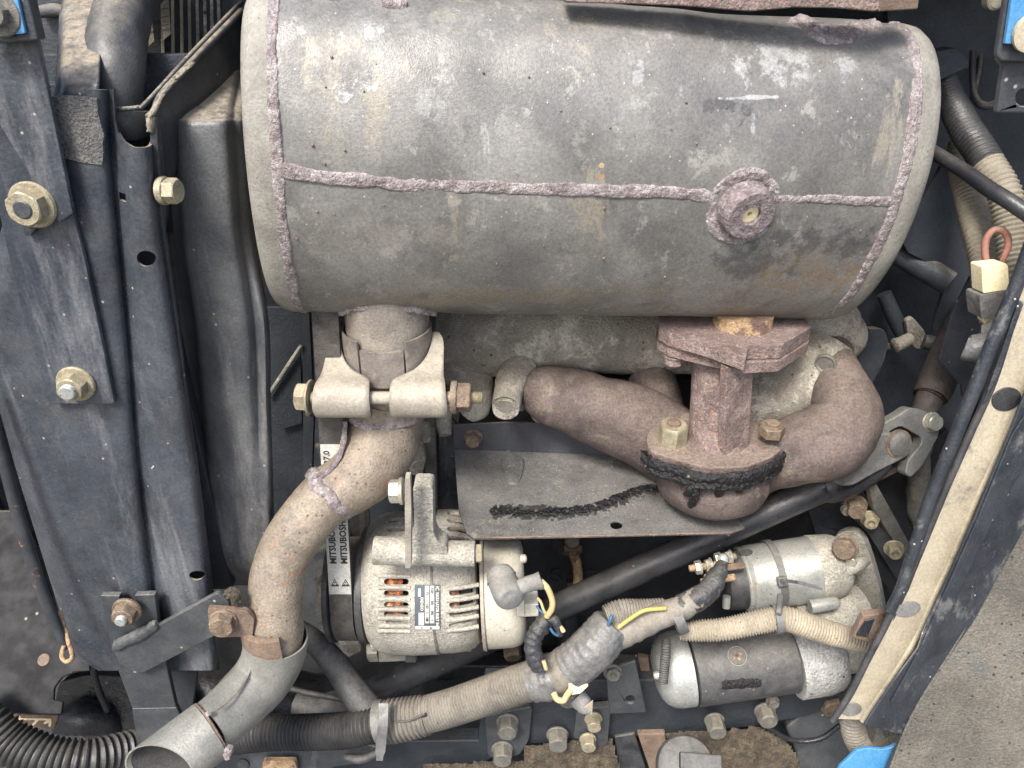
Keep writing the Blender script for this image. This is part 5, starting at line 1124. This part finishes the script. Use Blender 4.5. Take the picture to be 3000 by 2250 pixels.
tube('cream_lead', T([(1575, 1752, 2180, 4), (1585, 1765, 2170, 4), (1592, 1785, 2165, 4), (1600, 1800, 2165, 4)]), M['yellow'], ll, n=10)
tube('blue_lead', T([(1572, 1775, 2190, 4), (1582, 1788, 2180, 4), (1596, 1800, 2170, 4)]), M['wireblue'], ll, n=8)
tube('blue_lead', T([(1612, 1840, 2160, 4), (1622, 1855, 2160, 4), (1634, 1862, 2165, 4)]), M['wireblue'], ll, n=8)
tube('cream_lead', T([(1640, 1835, 2165, 7), (1650, 1848, 2165, 7), (1652, 1852, 2165, 5)]), M['yellow'], ll, n=8)
tube('cream_lead', T([(1592, 1935, 2160, 6), (1597, 1950, 2160, 6), (1600, 1960, 2165, 6)]), M['yellow'], ll, n=8)
sl = thing('starter_conduit', 'mud coloured ribbed conduit crossing between the solenoid and the starter body', 'conduit', P(2260, 1870, 2400))
tube('conduit', T([(1990, 1850, 2300, 24), (2040, 1848, 2290, 30), (2130, 1842, 2280, 32), (2240, 1818, 2270, 34), (2300, 1812, 2265, 34), (2380, 1838, 2260, 34), (2460, 1862, 2255, 32), (2550, 1882, 2250, 28)]), M['loomtan'], sl, n=28, ridge=(8.5, 2.6, 'sin'))
# cable ties
def tie(label, path, wd, th_, tail_=None, head=None, nm='cable_tie'):
    t = thing(nm, label, 'cable tie', path[len(path) // 2], 'grey plastic cable ties')
    def ribbon(name, pts, w_):
        pts, st = resample(cr([list(p) for p in pts], 6), 12); C = [V(p) for p in pts]; vs = []; fs = []
        return C
    return t
def ring_tie(label, c, ax, R, wd, head, tailp, sq=1.0, a0=0):
    t = thing('cable_tie', label, 'cable tie', c, 'grey plastic cable ties')
    X, Y = perp(ax); ax = ax.normalized()
    lathe('strap', c - ax * wd / 2, ax, [(0, R), (0, R + 5), (wd, R + 5), (wd, R)], M['tie'], t, n=44, closed=True)
    if head:
        h_, hn = head; hx = ax.cross(hn).normalized()
        box('lock_head', h_ + hn * 8, hx, ax, hn, 15, wd * .62, 11, M['tie'], t, bevel=3)
    if tailp:
        vs = []; fs = []; Cc = [V(p) for p in cr([list(p) for p in tailp[0]], 5)]; sd_ = tailp[1].normalized(); m = len(Cc)
        for i, p in enumerate(Cc):
            T_ = (Cc[min(i + 1, m - 1)] - Cc[max(i - 1, 0)]).normalized(); nn = sd_.cross(T_).normalized(); w_ = tailp[2] * (1 if i < m - 2 else .7)
            for a, b in ((-w_, -2), (w_, -2), (w_, 2), (-w_, 2)): vs.append(p + sd_ * a + nn * b)
        for i in range(m - 1):
            for k in range(4): fs.append((i * 4 + k, i * 4 + (k + 1) % 4, i * 4 + 4 + (k + 1) % 4, i * 4 + 4 + k))
        fs += [(0, 1, 2, 3), tuple((m - 1) * 4 + k for k in range(4))]
        finish('loose_end', vs, fs, M['tie'], t, bevel=1)
    return t
cA = P(1120, 2116, 2390); axA = P(1220, 2100, 2375) - P(1060, 2130, 2400)
ring_tie('wide grey cable tie with its end hanging down between the ribbed hose and the conduit', cA, axA, 62, 26, None, ([P(1124, 2060, 2290), P(1122, 2120, 2270), P(1118, 2165, 2280), P(1112, 2228, 2290)], V((1, 0, 0)), 15))
cB = P(1982, 1806, 2240); axB = P(2020, 1790, 2240) - P(1950, 1822, 2240)
ring_tie('dark cable tie bunching two conduits above the silver starter cap', cB, axB, 48, 28, None, None)
cC = c1_ + SX * 128
ring_tie('grey cable tie round the silver solenoid with its loose end sticking out', cC, SX, 108, 22, (shit(2288, 1702, c1_, SX, 112)[0], shit(2288, 1702, c1_, SX, 112)[1]),
         ([shit(2285, 1700, c1_, SX, 128)[0], P(2330, 1705, 2290), P(2370, 1714, 2275), P(2410, 1726, 2270)], V((0, .3, 1)), 5))
q_ = thing('cable_tie', 'short grey cable tie holding the mud coloured conduit under the solenoid', 'cable tie', P(2280, 1820, 2300), 'grey plastic cable ties')
lathe('strap', P(2276, 1815, 2268) - V((11, 0, 0)), V((1, 0, .1)), [(0, 38), (0, 43), (22, 43), (22, 38)], M['tie'], q_, n=36, closed=True)
tube('link', [(P(2286, 1745, 2300), 9), (P(2283, 1780, 2240), 9), (P(2280, 1800, 2225), 9)], M['tie'], q_, n=8)

# ================================================================== frame rail at the bottom with bolts
fr2 = thing('frame_rail', 'long black chassis rail with protruding hexagon bolts under the starter and alternator', 'frame rail', P(1700, 2250, 2800))
prl = Pl(1700, 2050, 1860)
plate('rail', [(930, 2260), (960, 2175), (1400, 2170), (1420, 1995), (2460, 1990), (2480, 2060), (2360, 2100), (2200, 2130), (1900, 2155), (1760, 2165), (1500, 2185), (1380, 2260)], prl, 60, M['wall'], fr2, bevel=6)
plate('ledge', [(1230, 2050), (1880, 1980), (2120, 1990), (2120, 2040), (1780, 2060), (1300, 2090)], Pl(1600, 2040, 1920, (0, -1, .8)), 40, M['gloss'], fr2, bevel=6)
plate('bracket_pad', rnd([(1420, 2100), (1560, 2070), (1550, 2170), (1520, 2215), (1430, 2220)], 14), Pl(1480, 2130, 1835), 24, M['slate'], fr2, bevel=4)
for i, (u, v, r, L_, mt, wr) in enumerate([(1487, 2112, 36, 46, 'darkbolt', 40), (1472, 2192, 36, 46, 'darkbolt', 40), (1633, 2150, 36, 44, 'darkbolt', 40), (1738, 2103, 26, 34, 'zinc', 31), (1722, 2163, 27, 32, 'zinc', 30),
        (2092, 2108, 33, 50, 'darkbolt', 36), (2240, 2080, 34, 44, 'darkbolt', 38), (2262, 2052, 20, 14, 'darkbolt', 24)]):
    bolt(Q(u, v, 1832 if i not in (3, 4) else 1800), (0, -1, 0), r, L_, M[mt], fr2, washer=wr, rot=.2 + .17 * i, wh=8)
bolt(Q(1665, 2040, 1850), (0, -1, -.1), 36, 20, M['darkbolt'], fr2, washer=42, rot=.9)
bolt(Q(1500, 1895, 2060), (.1, -1, -.35), 34, 44, M['brownbolt'], fr2, rot=.9, name='plug')
plate('pad', rnd([(1690, 2080), (1790, 2070), (1780, 2180), (1760, 2190), (1680, 2160)], 8), Pl(1735, 2110, 1812), 26, M['slate'], fr2, bevel=4)
fb2 = thing('flat_mount_plate', 'small dark flat plate with a round hole and a nut below the taped loom', 'plate', P(1830, 2092, 2500))
plate('plate', [(1775, 1965), (1862, 1938), (1893, 2080), (1893, 2088), (1786, 2092)], Pl(1830, 2020, 1760), 12, M['slate'], fb2, holes=[ell(1846, 2050, 14, 12)], bevel=3)
bolt(Pl(1830, 2020, 1760).hit(1795, 1968), (0, -1, .2), 25, 14, M['darkbolt'], fb2, washer=30, stud=(9, 8), name='nut')
plate('clip', [(1870, 1925), (1900, 1930), (1905, 1975), (1880, 1980)], Pl(1885, 1950, 1900), 20, M['tabrust'], fb2)
ct_ = thing('coolant_pipe', 'dull bent steel pipe disappearing behind the silver starter end cap', 'pipe', P(1900, 2040, 2700))
tube('pipe', [(Q(1860, 2020, 1900), 24), (Q(1900, 2035, 1890), 25), (Q(1960, 2030, 1890), 24), (Q(2040, 2020, 1900), 22)], M['darkbolt'], ct_, n=18, jit=1)
lr = thing('lower_link', 'grey steel link bar with a rusty pin along the bottom edge of the photo', 'link', P(800, 2250, 2650))
plate('bar', [(640, 2216), (700, 2200), (960, 2196), (1080, 2180), (1130, 2200), (1090, 2235), (980, 2250), (960, 2320), (600, 2320)], Pl(800, 2220, 1720, (0, -1, .3)), 40, M['navyd'], lr, bevel=8)
plate('rusty_pin', rnd([(770, 2232), (865, 2232), (880, 2290), (765, 2290)], 6), Pl(820, 2240, 1690), 20, M['orange'], lr, bevel=4)
lathe('bar_hole', Pl(800, 2220, 1716, (0, -1, .3)).hit(712, 2240), V((0, -1, .3)), [(-2, 20), (2, 20), (2, 15), (-2, 0)], M['rubber'], lr, n=20)
tube('bar_lip', [(Q(1010, 2218, 1700), 12), (Q(1060, 2224, 1690), 16), (Q(1110, 2205, 1690), 14)], M['rubber'], lr, n=14)
mu = thing('mud_crust', 'brown dried mud caked on the pan below the chassis rail', 'mud', P(1650, 2250, 2750))
def mudgrid(name, poly, Y, amp):
    pl = Pl(poly[0][0], poly[0][1], Y, (0, -1, .4)); us = [p[0] for p in poly]; vs_ = [p[1] for p in poly]
    def inside(x, y):
        c = False
        for i in range(len(poly)):
            (x1, y1), (x2, y2) = poly[i - 1], poly[i]
            if (y1 > y) != (y2 > y) and x < (x2 - x1) * (y - y1) / (y2 - y1) + x1: c = not c
        return c
    st = 7; nu = int((max(us) - min(us)) / st) + 1; nv = int((max(vs_) - min(vs_)) / st) + 1; vv = []; ff = []; idx = {}
    for i in range(nu):
        for j in range(nv):
            u, v = min(us) + i * st, min(vs_) + j * st; p = pl.hit(u, v)
            vv.append(p + pl.n * (amp * mn.fractal(p / 22, .6, 2, 4) + amp * .6))
    for i in range(nu - 1):
        for j in range(nv - 1):
            if inside(min(us) + (i + .5) * st, min(vs_) + (j + .5) * st): ff.append((i * nv + j, (i + 1) * nv + j, (i + 1) * nv + j + 1, i * nv + j + 1))
    used = sorted({k for f in ff for k in f}); mp_ = {k: a for a, k in enumerate(used)}
    return finish(name, [vv[k] for k in used], [tuple(mp_[k] for k in f) for f in ff], M['mud'], mu, smooth=60)
tag(mudgrid('mud', [(1535, 2185), (1560, 2180), (1790, 2160), (1825, 2270), (1500, 2270), (1535, 2230)], 1835, 9), kind='stuff')
tag(mudgrid('mud', [(1240, 2235), (1540, 2228), (1540, 2280), (1240, 2280)], 1825, 9), kind='stuff')
tag(mudgrid('mud', [(2110, 2140), (2215, 2125), (2250, 2140), (2300, 2165), (2330, 2210), (2360, 2290), (2080, 2290), (1945, 2150), (2000, 2140)], 1835, 9), kind='stuff')
pan_ = thing('transmission_case', 'dark slate transmission casing curving below the starter at the bottom right', 'casing', P(2400, 2250, 2700))
plate('case', rnd([(2300, 2130), (2400, 2060), (2470, 1980), (2620, 1990), (2760, 2100), (2760, 2340), (2360, 2340), (2330, 2200)], 16), Pl(2400, 2120, 1900, (-.1, -1, .3)), 80, M['slate'], pan_, bevel=10)
tube('case_seam', [(Q(2240, 2125, 1800), 8), (Q(2320, 2168, 1790), 8), (Q(2400, 2165, 1785), 9), (Q(2460, 2125, 1790), 8)], M['gloss'], pan_, n=12)
bolt(Q(2430, 2040, 1900), (0, -1, -.1), 44, 50, M['brownbolt'], pan_, washer=50)
plate('cross_member', [(1800, 2160), (1860, 2150), (1905, 2290), (1820, 2290)], Pl(1840, 2200, 1850), 30, M['rubber'], pan_, bevel=5)
plate('cross_member', [(1868, 2152), (1950, 2150), (1960, 2290), (1915, 2290)], Pl(1900, 2200, 1840), 30, M['tabrust'], pan_, bevel=5)
cp = thing('filler_cap', 'grey ribbed plastic filler cap with a raised grip at the bottom edge', 'cap', P(2010, 2250, 2450))
lathe('cap', P(2010, 2245, 2430), V((-.1, -.6, .8)), [(-40, 92), (-8, 92), (6, 86), (14, 70), (20, 30), (20, 0)], M['cap'], cp, n=48)
cpx = V((1, 0, -.12)).normalized(); cpz = V((-.1, -.6, .8)).normalized(); cpy = cpz.cross(cpx).normalized()
box('grip', P(2052, 2232, 2395), cpx, cpy, cpz, 66, 24, 26, M['cap'], cp, bevel=6)

# ================================================================== right side
rl = thing('cab_step_rail', 'tan dust coated channel rail with black rubber lip slanting down the right side', 'rail', P(2500, 2110, 2200))
YR = 1520
pr = Pl(2700, 1600, YR, (.12, -1, .1))
plate('dusty_channel', [(3250, 300), (3420, 440), (3000, 1280), (2890, 1520), (2780, 1770), (2700, 1950), (2560, 2124), (2520, 2110), (2455, 2108), (2560, 1900), (2660, 1690), (2740, 1500), (2830, 1290), (2920, 1060), (3010, 800)], pr, 12, M['dusty'], rl, bevel=3)
pr2 = Pl(2700, 1600, YR - 26, (.12, -1, .1))
lip = [(3080, 560), (3020, 720), (2968, 860), (2915, 985), (2850, 1150), (2790, 1300), (2730, 1450), (2690, 1570), (2640, 1720), (2605, 1790)]
tube('rubber_lip', [(pr2.hit(u, v), 15 if v < 1600 else 13) for u, v in lip], M['strip'], rl, n=16)
lip2 = [(2985, 900), (2918, 1115), (2850, 1270), (2770, 1450), (2720, 1570), (2660, 1710), (2600, 1835), (2550, 1930), (2500, 2030), (2447, 2112)]
tube('folded_edge', [(pr2.hit(u - 8, v), 9) for u, v in lip2], M['rubber'], rl, n=12)
plate('side_wall', [(2985, 880), (3000, 890), (2925, 1100), (2770, 1450), (2665, 1725), (2505, 2050), (2470, 2112), (2444, 2112), (2495, 2030), (2600, 1830), (2720, 1565), (2850, 1265)], Pl(2700, 1600, YR - 10, (-.3, -1, .1)), 30, M['strip'], rl, bevel=2)
def inner(u, v): return pr.hit(u, v, 2)
ridge_ = [(3040, 1080), (2970, 1250), (2870, 1470), (2800, 1640), (2750, 1745), (2700, 1860), (2640, 1960), (2570, 2065), (2540, 2112)]
tube('channel_ridge', [(pr.hit(u - 14, v, -3), 9) for u, v in ridge_], M['dusty'], rl, n=12)
for (u, v, a, b, r) in ((2950, 1170, 44, 33, -.35), (2661, 1786, 38, 22, -.25), (2495, 2080, 31, 19, -.15)):
    pts = [pr.hit(x, y, 4) for x, y in ell(u, v, a, b, r, 28)]
    prism('rubber_plug', pts, pr.n * -6, M['rubberdust'] if v > 1200 else M['rubber'], rl, bevel=1.5)
stp_ = thing('black_edge_strip', 'scuffed glossy black painted strip beside the tan rail', 'trim strip', P(2560, 2130, 2150))
ps_ = Pl(2800, 1700, YR - 40, (.2, -1, .1))
plate('strip', [(3420, 440), (3440, 700), (3010, 1540), (2945, 1655), (2865, 1805), (2805, 1905), (2745, 2005), (2645, 2156), (2532, 2124), (2612, 2005), (2690, 1900), (2706, 1850), (2750, 1755), (2862, 1505), (2960, 1265), (3015, 1125)], ps_, 8, M['strip'], stp_, bevel=5)
plate('raised_fold', [(3300, 760), (3320, 820), (2960, 1440), (2880, 1590), (2800, 1760), (2730, 1900), (2640, 2060), (2610, 2060), (2700, 1895), (2756, 1765), (2868, 1515), (2966, 1275)], Pl(2800, 1700, YR - 46, (.2, -1, .1)), 6, M['strip'], stp_, bevel=4)
fm = thing('fender_mat', 'dusty textured rubber mat on the fender at the lower right corner', 'mat', P(2900, 2250, 1900))
pf_ = Pl(2900, 1900, YR - 62, (-.15, -1, .25))
plate('mat', [(3900, 600), (3520, 600), (3400, 820), (3010, 1510), (2905, 1700), (2790, 1900), (2668, 2105), (2590, 2300), (2560, 2480), (3900, 2480)], pf_, 26, M['mat'], fm, bevel=6)
tube('mat_edge', [(pf_.hit(u, v, 0), 4) for u, v in [(3040, 1470), (2905, 1700), (2790, 1900), (2668, 2105), (2590, 2300)]], M['mat'], fm, n=10)
cl2 = thing('square_clip', 'small rusty black square bracket fixed to the rail edge beside the starter', 'bracket', P(2540, 1890, 2200))
pc2 = Pl(2550, 1850, YR + 10)
plate('clip', [(2530, 1806), (2598, 1795), (2620, 1800), (2560, 1895), (2540, 1882), (2498, 1868)], pc2, 22, M['tabrust'], cl2, bevel=3)
plate('clip_window', [(2536, 1820), (2564, 1812), (2543, 1866), (2510, 1862)], Pl(2550, 1850, YR + 3), 5, M['strip'], cl2, bevel=1)
sh = thing('ribbed_drain_hose', 'grey ribbed hose hanging below the lower end of the tan rail', 'hose', P(2530, 2200, 2350))
tube('hose', [(P(2497, 2085, 2300), 33), (P(2498, 2120, 2310), 33), (P(2508, 2165, 2330), 33), (P(2540, 2220, 2360), 33), (P(2570, 2260, 2380), 33)], M['loom'], sh, n=24, ridge=(11, 3.4, 'sin'))
bp2 = thing('blue_fender_edge', 'bright blue painted fender edge at the bottom of the photo', 'fender', P(2550, 2250, 2100))
plate('blue_edge', [(2440, 2290), (2462, 2245), (2512, 2198), (2540, 2192), (2590, 2196), (2612, 2190), (2636, 2176), (2660, 2290)], Pl(2550, 2220, 1440, (0, -1, .25)), 12, M['blue'], bp2, bevel=3)
lm = thing('dirty_casting', 'muddy dark lump of casting behind the lower end of the black strip', 'casting', P(2600, 2180, 2300))
tube('lump', [(P(2560, 2140, 2500), 44), (P(2600, 2160, 2500), 50), (P(2650, 2180, 2500), 40)], M['cast'], lm, n=18, jit=16, jsize=60)
# ---- gearbox flank behind the joint
gb = thing('gearbox_flank', 'dark dusty gearbox flank with tan flange bolts right of the manifold', 'gearbox', P(2600, 1650, 2500))
plate('flank', rnd([(2330, 1440), (2520, 1400), (2700, 1330), (2780, 1250), (2800, 1700), (2640, 1760), (2560, 1680), (2480, 1560), (2400, 1540)], 20), Pl(2560, 1550, 2120, (-.1, -1, .1)), 80, M['black'], gb, bevel=10)
plate('flange', [(2440, 1420), (2500, 1410), (2560, 1480), (2640, 1620), (2700, 1680), (2660, 1740), (2620, 1690), (2540, 1560), (2470, 1490)], Pl(2560, 1550, 2060), 30, M['slate'], gb, bevel=5)
plate('rib', [(2545, 1415), (2570, 1420), (2670, 1600), (2690, 1660), (2650, 1640), (2560, 1490)], Pl(2600, 1530, 2030, (.4, -1, 0)), 24, M['darkbolt'], gb, bevel=4)
for u, v, r, wr, mt, L_ in ((2505, 1478, 30, 38, 'brownbolt', 40), (2548, 1518, 24, 31, 'zinc', 28), (2618, 1606, 24, 33, 'zinc', 30), (2480, 1490, 18, 20, 'darkbolt', 14)):
    bolt(Q(u, v, 2030), (-.25, -1, .05), r, L_, M[mt], gb, washer=wr, hollow=mt == 'zinc', rot=.4)
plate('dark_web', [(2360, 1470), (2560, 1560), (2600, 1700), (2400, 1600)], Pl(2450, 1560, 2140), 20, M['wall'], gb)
tube('dirty_pipe', [(Q(2700, 1300, 2120), 30), (Q(2690, 1420, 2110), 34), (Q(2700, 1520, 2100), 36), (Q(2740, 1600, 2100), 30)], M['darkbolt'], gb, n=20, jit=8, jsize=40)
# ---- upper right: plates, links, hoses
db = thing('dashboard_bulkhead', 'dark bulkhead panels in the shadow behind the right end of the muffler', 'panel', P(2780, 1100, 2800))
plate('bulkhead', [(2600, -60), (3150, -60), (3150, 700), (2900, 1240), (2560, 1240), (2500, 900), (2600, 400)], Pl(2750, 500, 2500), 40, M['wall'], db, bevel=4)
plate('hanging_plate', rnd([(2790, 430), (2880, 600), (2830, 960), (2738, 975), (2732, 960), (2780, 800), (2660, 740), (2640, 700)], 8), Pl(2780, 850, 2330, (.1, -1, 0)), 14, M['wall'], db, bevel=3)
plate('speckled_plate', [(2860, 780), (2890, 900), (2910, 1100), (2880, 1240), (2820, 1160), (2818, 1130), (2750, 1055), (2790, 920)], Pl(2830, 1000, 2050, (.1, -1, .05)), 10, M['navyd'], db, bevel=2)
plate('upper_box', rnd([(2700, 160), (2800, 140), (2840, 180), (2838, 196), (2720, 250)], 5), Pl(2780, 180, 2300), 60, M['wall'], db, bevel=4)
tube('dark_rail', [(Q(2560, 700, 2420), 40), (Q(2700, 780, 2350), 40), (Q(2780, 830, 2300), 38)], M['navyd'], db, n=20)
lk = thing('lever_linkage', 'dim tan lever and rod end in the dark gap above the universal joint', 'linkage', P(2700, 1030, 2700))
tube('lever_rod', [(Q(2590, 860, 2420), 24), (Q(2620, 930, 2400), 26), (Q(2650, 985, 2390), 28)], M['wall'], lk, n=16)
plate('lever_plate', rnd([(2655, 940), (2675, 930), (2710, 970), (2720, 1010), (2700, 1025), (2680, 1022), (2660, 990)], 8), Pl(2690, 980, 2340), 24, M['cast'], lk, bevel=5)
tube('rod_end', [(Q(2668, 990, 2320), 20), (Q(2640, 1005, 2310), 22), (Q(2622, 1012, 2305), 24), (Q(2618, 1014, 2304), 16)], M['cast'], lk, n=20, smoothpath=False)
tube('thin_rod', [(Q(2610, 1015, 2330), 13), (Q(2560, 1028, 2350), 13)], M['navyd'], lk, n=12)
tube('pivot', [(Q(2705, 1000, 2330), 24), (Q(2740, 1010, 2320), 26), (Q(2760, 1040, 2320), 26)], M['slate'], lk, n=16)
uh = thing('black_corrugated_hose', 'corrugated hose right of the muffler end, shiny black above and dusty tan below', 'hose', P(2860, 500, 1900))
tube('hose', T([(2760, 180, 2250, 30), (2775, 250, 2200, 32), (2795, 310, 2150, 36), (2830, 380, 2080, 38), (2870, 440, 2020, 38), (2896, 484, 1990, 38)]), M['loomblack'], uh, n=26, ridge=(14, 2.6, 'sin'))
uh2 = thing('dusty_corrugated_hose', 'dust covered corrugated hose below the black hose ending at the cream connectors', 'hose', P(2880, 900, 2000))
tube('hose', T([(2808, 420, 2260, 26), (2820, 500, 2200, 34), (2842, 580, 2150, 38), (2862, 660, 2110, 40), (2882, 740, 2080, 38), (2890, 830, 2060, 34), (2900, 920, 2050, 26), (2905, 1040, 2040, 16), (2898, 1130, 2030, 13), (2850, 1240, 2010, 12), (2790, 1380, 2000, 12), (2740, 1480, 2000, 13)]), M['hosedust'], uh2, n=24, ridge=(13, 2.4, 'sin'))
tube('dusty_section', T([(2893, 478, 1992, 37), (2940, 560, 1960, 38), (2962, 640, 1950, 40), (2975, 720, 1940, 42), (2985, 820, 1930, 42), (3000, 930, 1930, 40)]), M['hosedust'], uh, n=24, ridge=(13, 2.6, 'sin'))
st_ = thing('choke_cable', 'smooth black cable tube crossing in front of the hoses at the right', 'cable', P(2900, 560, 1800))
tube('tube', T([(2700, 425, 2000, 17), (2760, 462, 1900, 17), (2830, 505, 1830, 17), (2900, 555, 1780, 18), (2960, 592, 1750, 18), (3060, 660, 1720, 18)]), M['shaft'], st_, n=18)
cn = thing('fuse_connector', 'cream plastic connector with a faded red wire loop taped to the hoses', 'connector', P(2920, 930, 1850))
pcn = Pl(2915, 820, 1700, (.05, -1, .1))
plate('connector', rnd([(2876, 779), (2946, 771), (2954, 778), (2958, 848), (2880, 860)], 6), pcn, 44, M['cream'], cn, bevel=4)
plate('taped_section', rnd([(2872, 864), (2962, 848), (2950, 925), (2876, 934), (2870, 880)], 5), Pl(2915, 890, 1694, (.05, -1, .1)), 56, M['tape'], cn, bevel=6)
plate('lower_connector', [(2880, 932), (2942, 925), (2935, 962), (2882, 948)], Pl(2910, 940, 1706), 30, M['cream'], cn, bevel=3)
tube('red_wire', T([(2893, 776, 1840, 7), (2886, 740, 1835, 8), (2890, 700, 1825, 8), (2910, 675, 1815, 8), (2935, 674, 1810, 8), (2952, 695, 1815, 8), (2952, 725, 1820, 8), (2938, 760, 1830, 7), (2932, 776, 1840, 7)]), M['wirered'], cn, n=12)
tp_ = thing('loose_tape_wrap', 'pale grey tape wrapped loosely with an open fold below the cream connector', 'tape', P(2890, 1060, 1900))
tube('tape_roll', T([(2975, 1000, 1835, 34), (2940, 985, 1840, 36), (2905, 975, 1850, 30), (2872, 972, 1860, 16)]), M['tape'], tp_, n=26, wall=3, jit=3)
tube('tape_fold', T([(2970, 1030, 1830, 30), (2920, 1020, 1830, 36), (2880, 1020, 1835, 36), (2842, 1022, 1840, 30), (2826, 1018, 1845, 26)]), M['tape'], tp_, n=26, wall=3, jit=3)
plate('torn_flap', [(2826, 1006), (2882, 1040), (2866, 1050), (2850, 1064), (2836, 1040)], Pl(2850, 1030, 1655), 4, M['rubber'], tp_)
# metal clip by the rail
mc = thing('cable_clip', 'small grey metal clip with a hole poking out left of the rail', 'clip', P(2775, 1380, 1950))
plate('clip', rnd([(2754, 1340), (2775, 1318), (2795, 1300), (2800, 1360), (2770, 1400), (2756, 1372)], 6), Pl(2775, 1350, 1640), 8, M['navyd'], mc, holes=[ell(2774, 1340, 6, 11, .3)], bevel=2)
# blue hinge at the top right
bh = thing('blue_hinge_bracket', 'grey joggled bracket carrying a blue painted plate at the top right corner', 'bracket', P(2980, 330, 1600))
pbh = Pl(2970, 200, 1560)
plate('upper_arm', [(2955, -60), (3100, -60), (3100, 185), (2935, 180), (2920, 165), (2922, 150)], pbh, 16, M['slate'], bh, bevel=5)
plate('lower_arm', [(2920, 172), (3100, 176), (3100, 332), (2919, 331), (2940, 195)], Pl(2970, 260, 1576), 16, M['navyd'], bh, holes=[ell(3006, 287, 30, 26)], bevel=5)
plate('blue_plate', [(2972, -60), (3100, -60), (3100, 133), (2945, 129)], Pl(2970, 60, 1548), 10, M['blue'], bh, bevel=2)
lathe('tan_washer', Pl(2970, 60, 1546).hit(3020, 95), V((0, -1, 0)), [(0, 34), (8, 34), (9, 28)], M['dusty'], bh, n=28)
lathe('hose_loop_end', Q(2900, 0, 2100), V((0, -1, 0)), [(0, 20), (30, 22), (36, 16)], M['dusty'], bh, n=20)
tube('loop_cable', T([(2850, 150, 2250, 9), (2850, 250, 2230, 9), (2865, 300, 2200, 11), (2900, 310, 2180, 11), (2940, 290, 2160, 10)]), M['navyd'], db, n=12)
tube('loop_cable', T([(2900, -30, 2400, 9), (2880, 80, 2350, 9), (2870, 200, 2300, 9), (2850, 290, 2260, 9)]), M['navyd'], db, n=12)
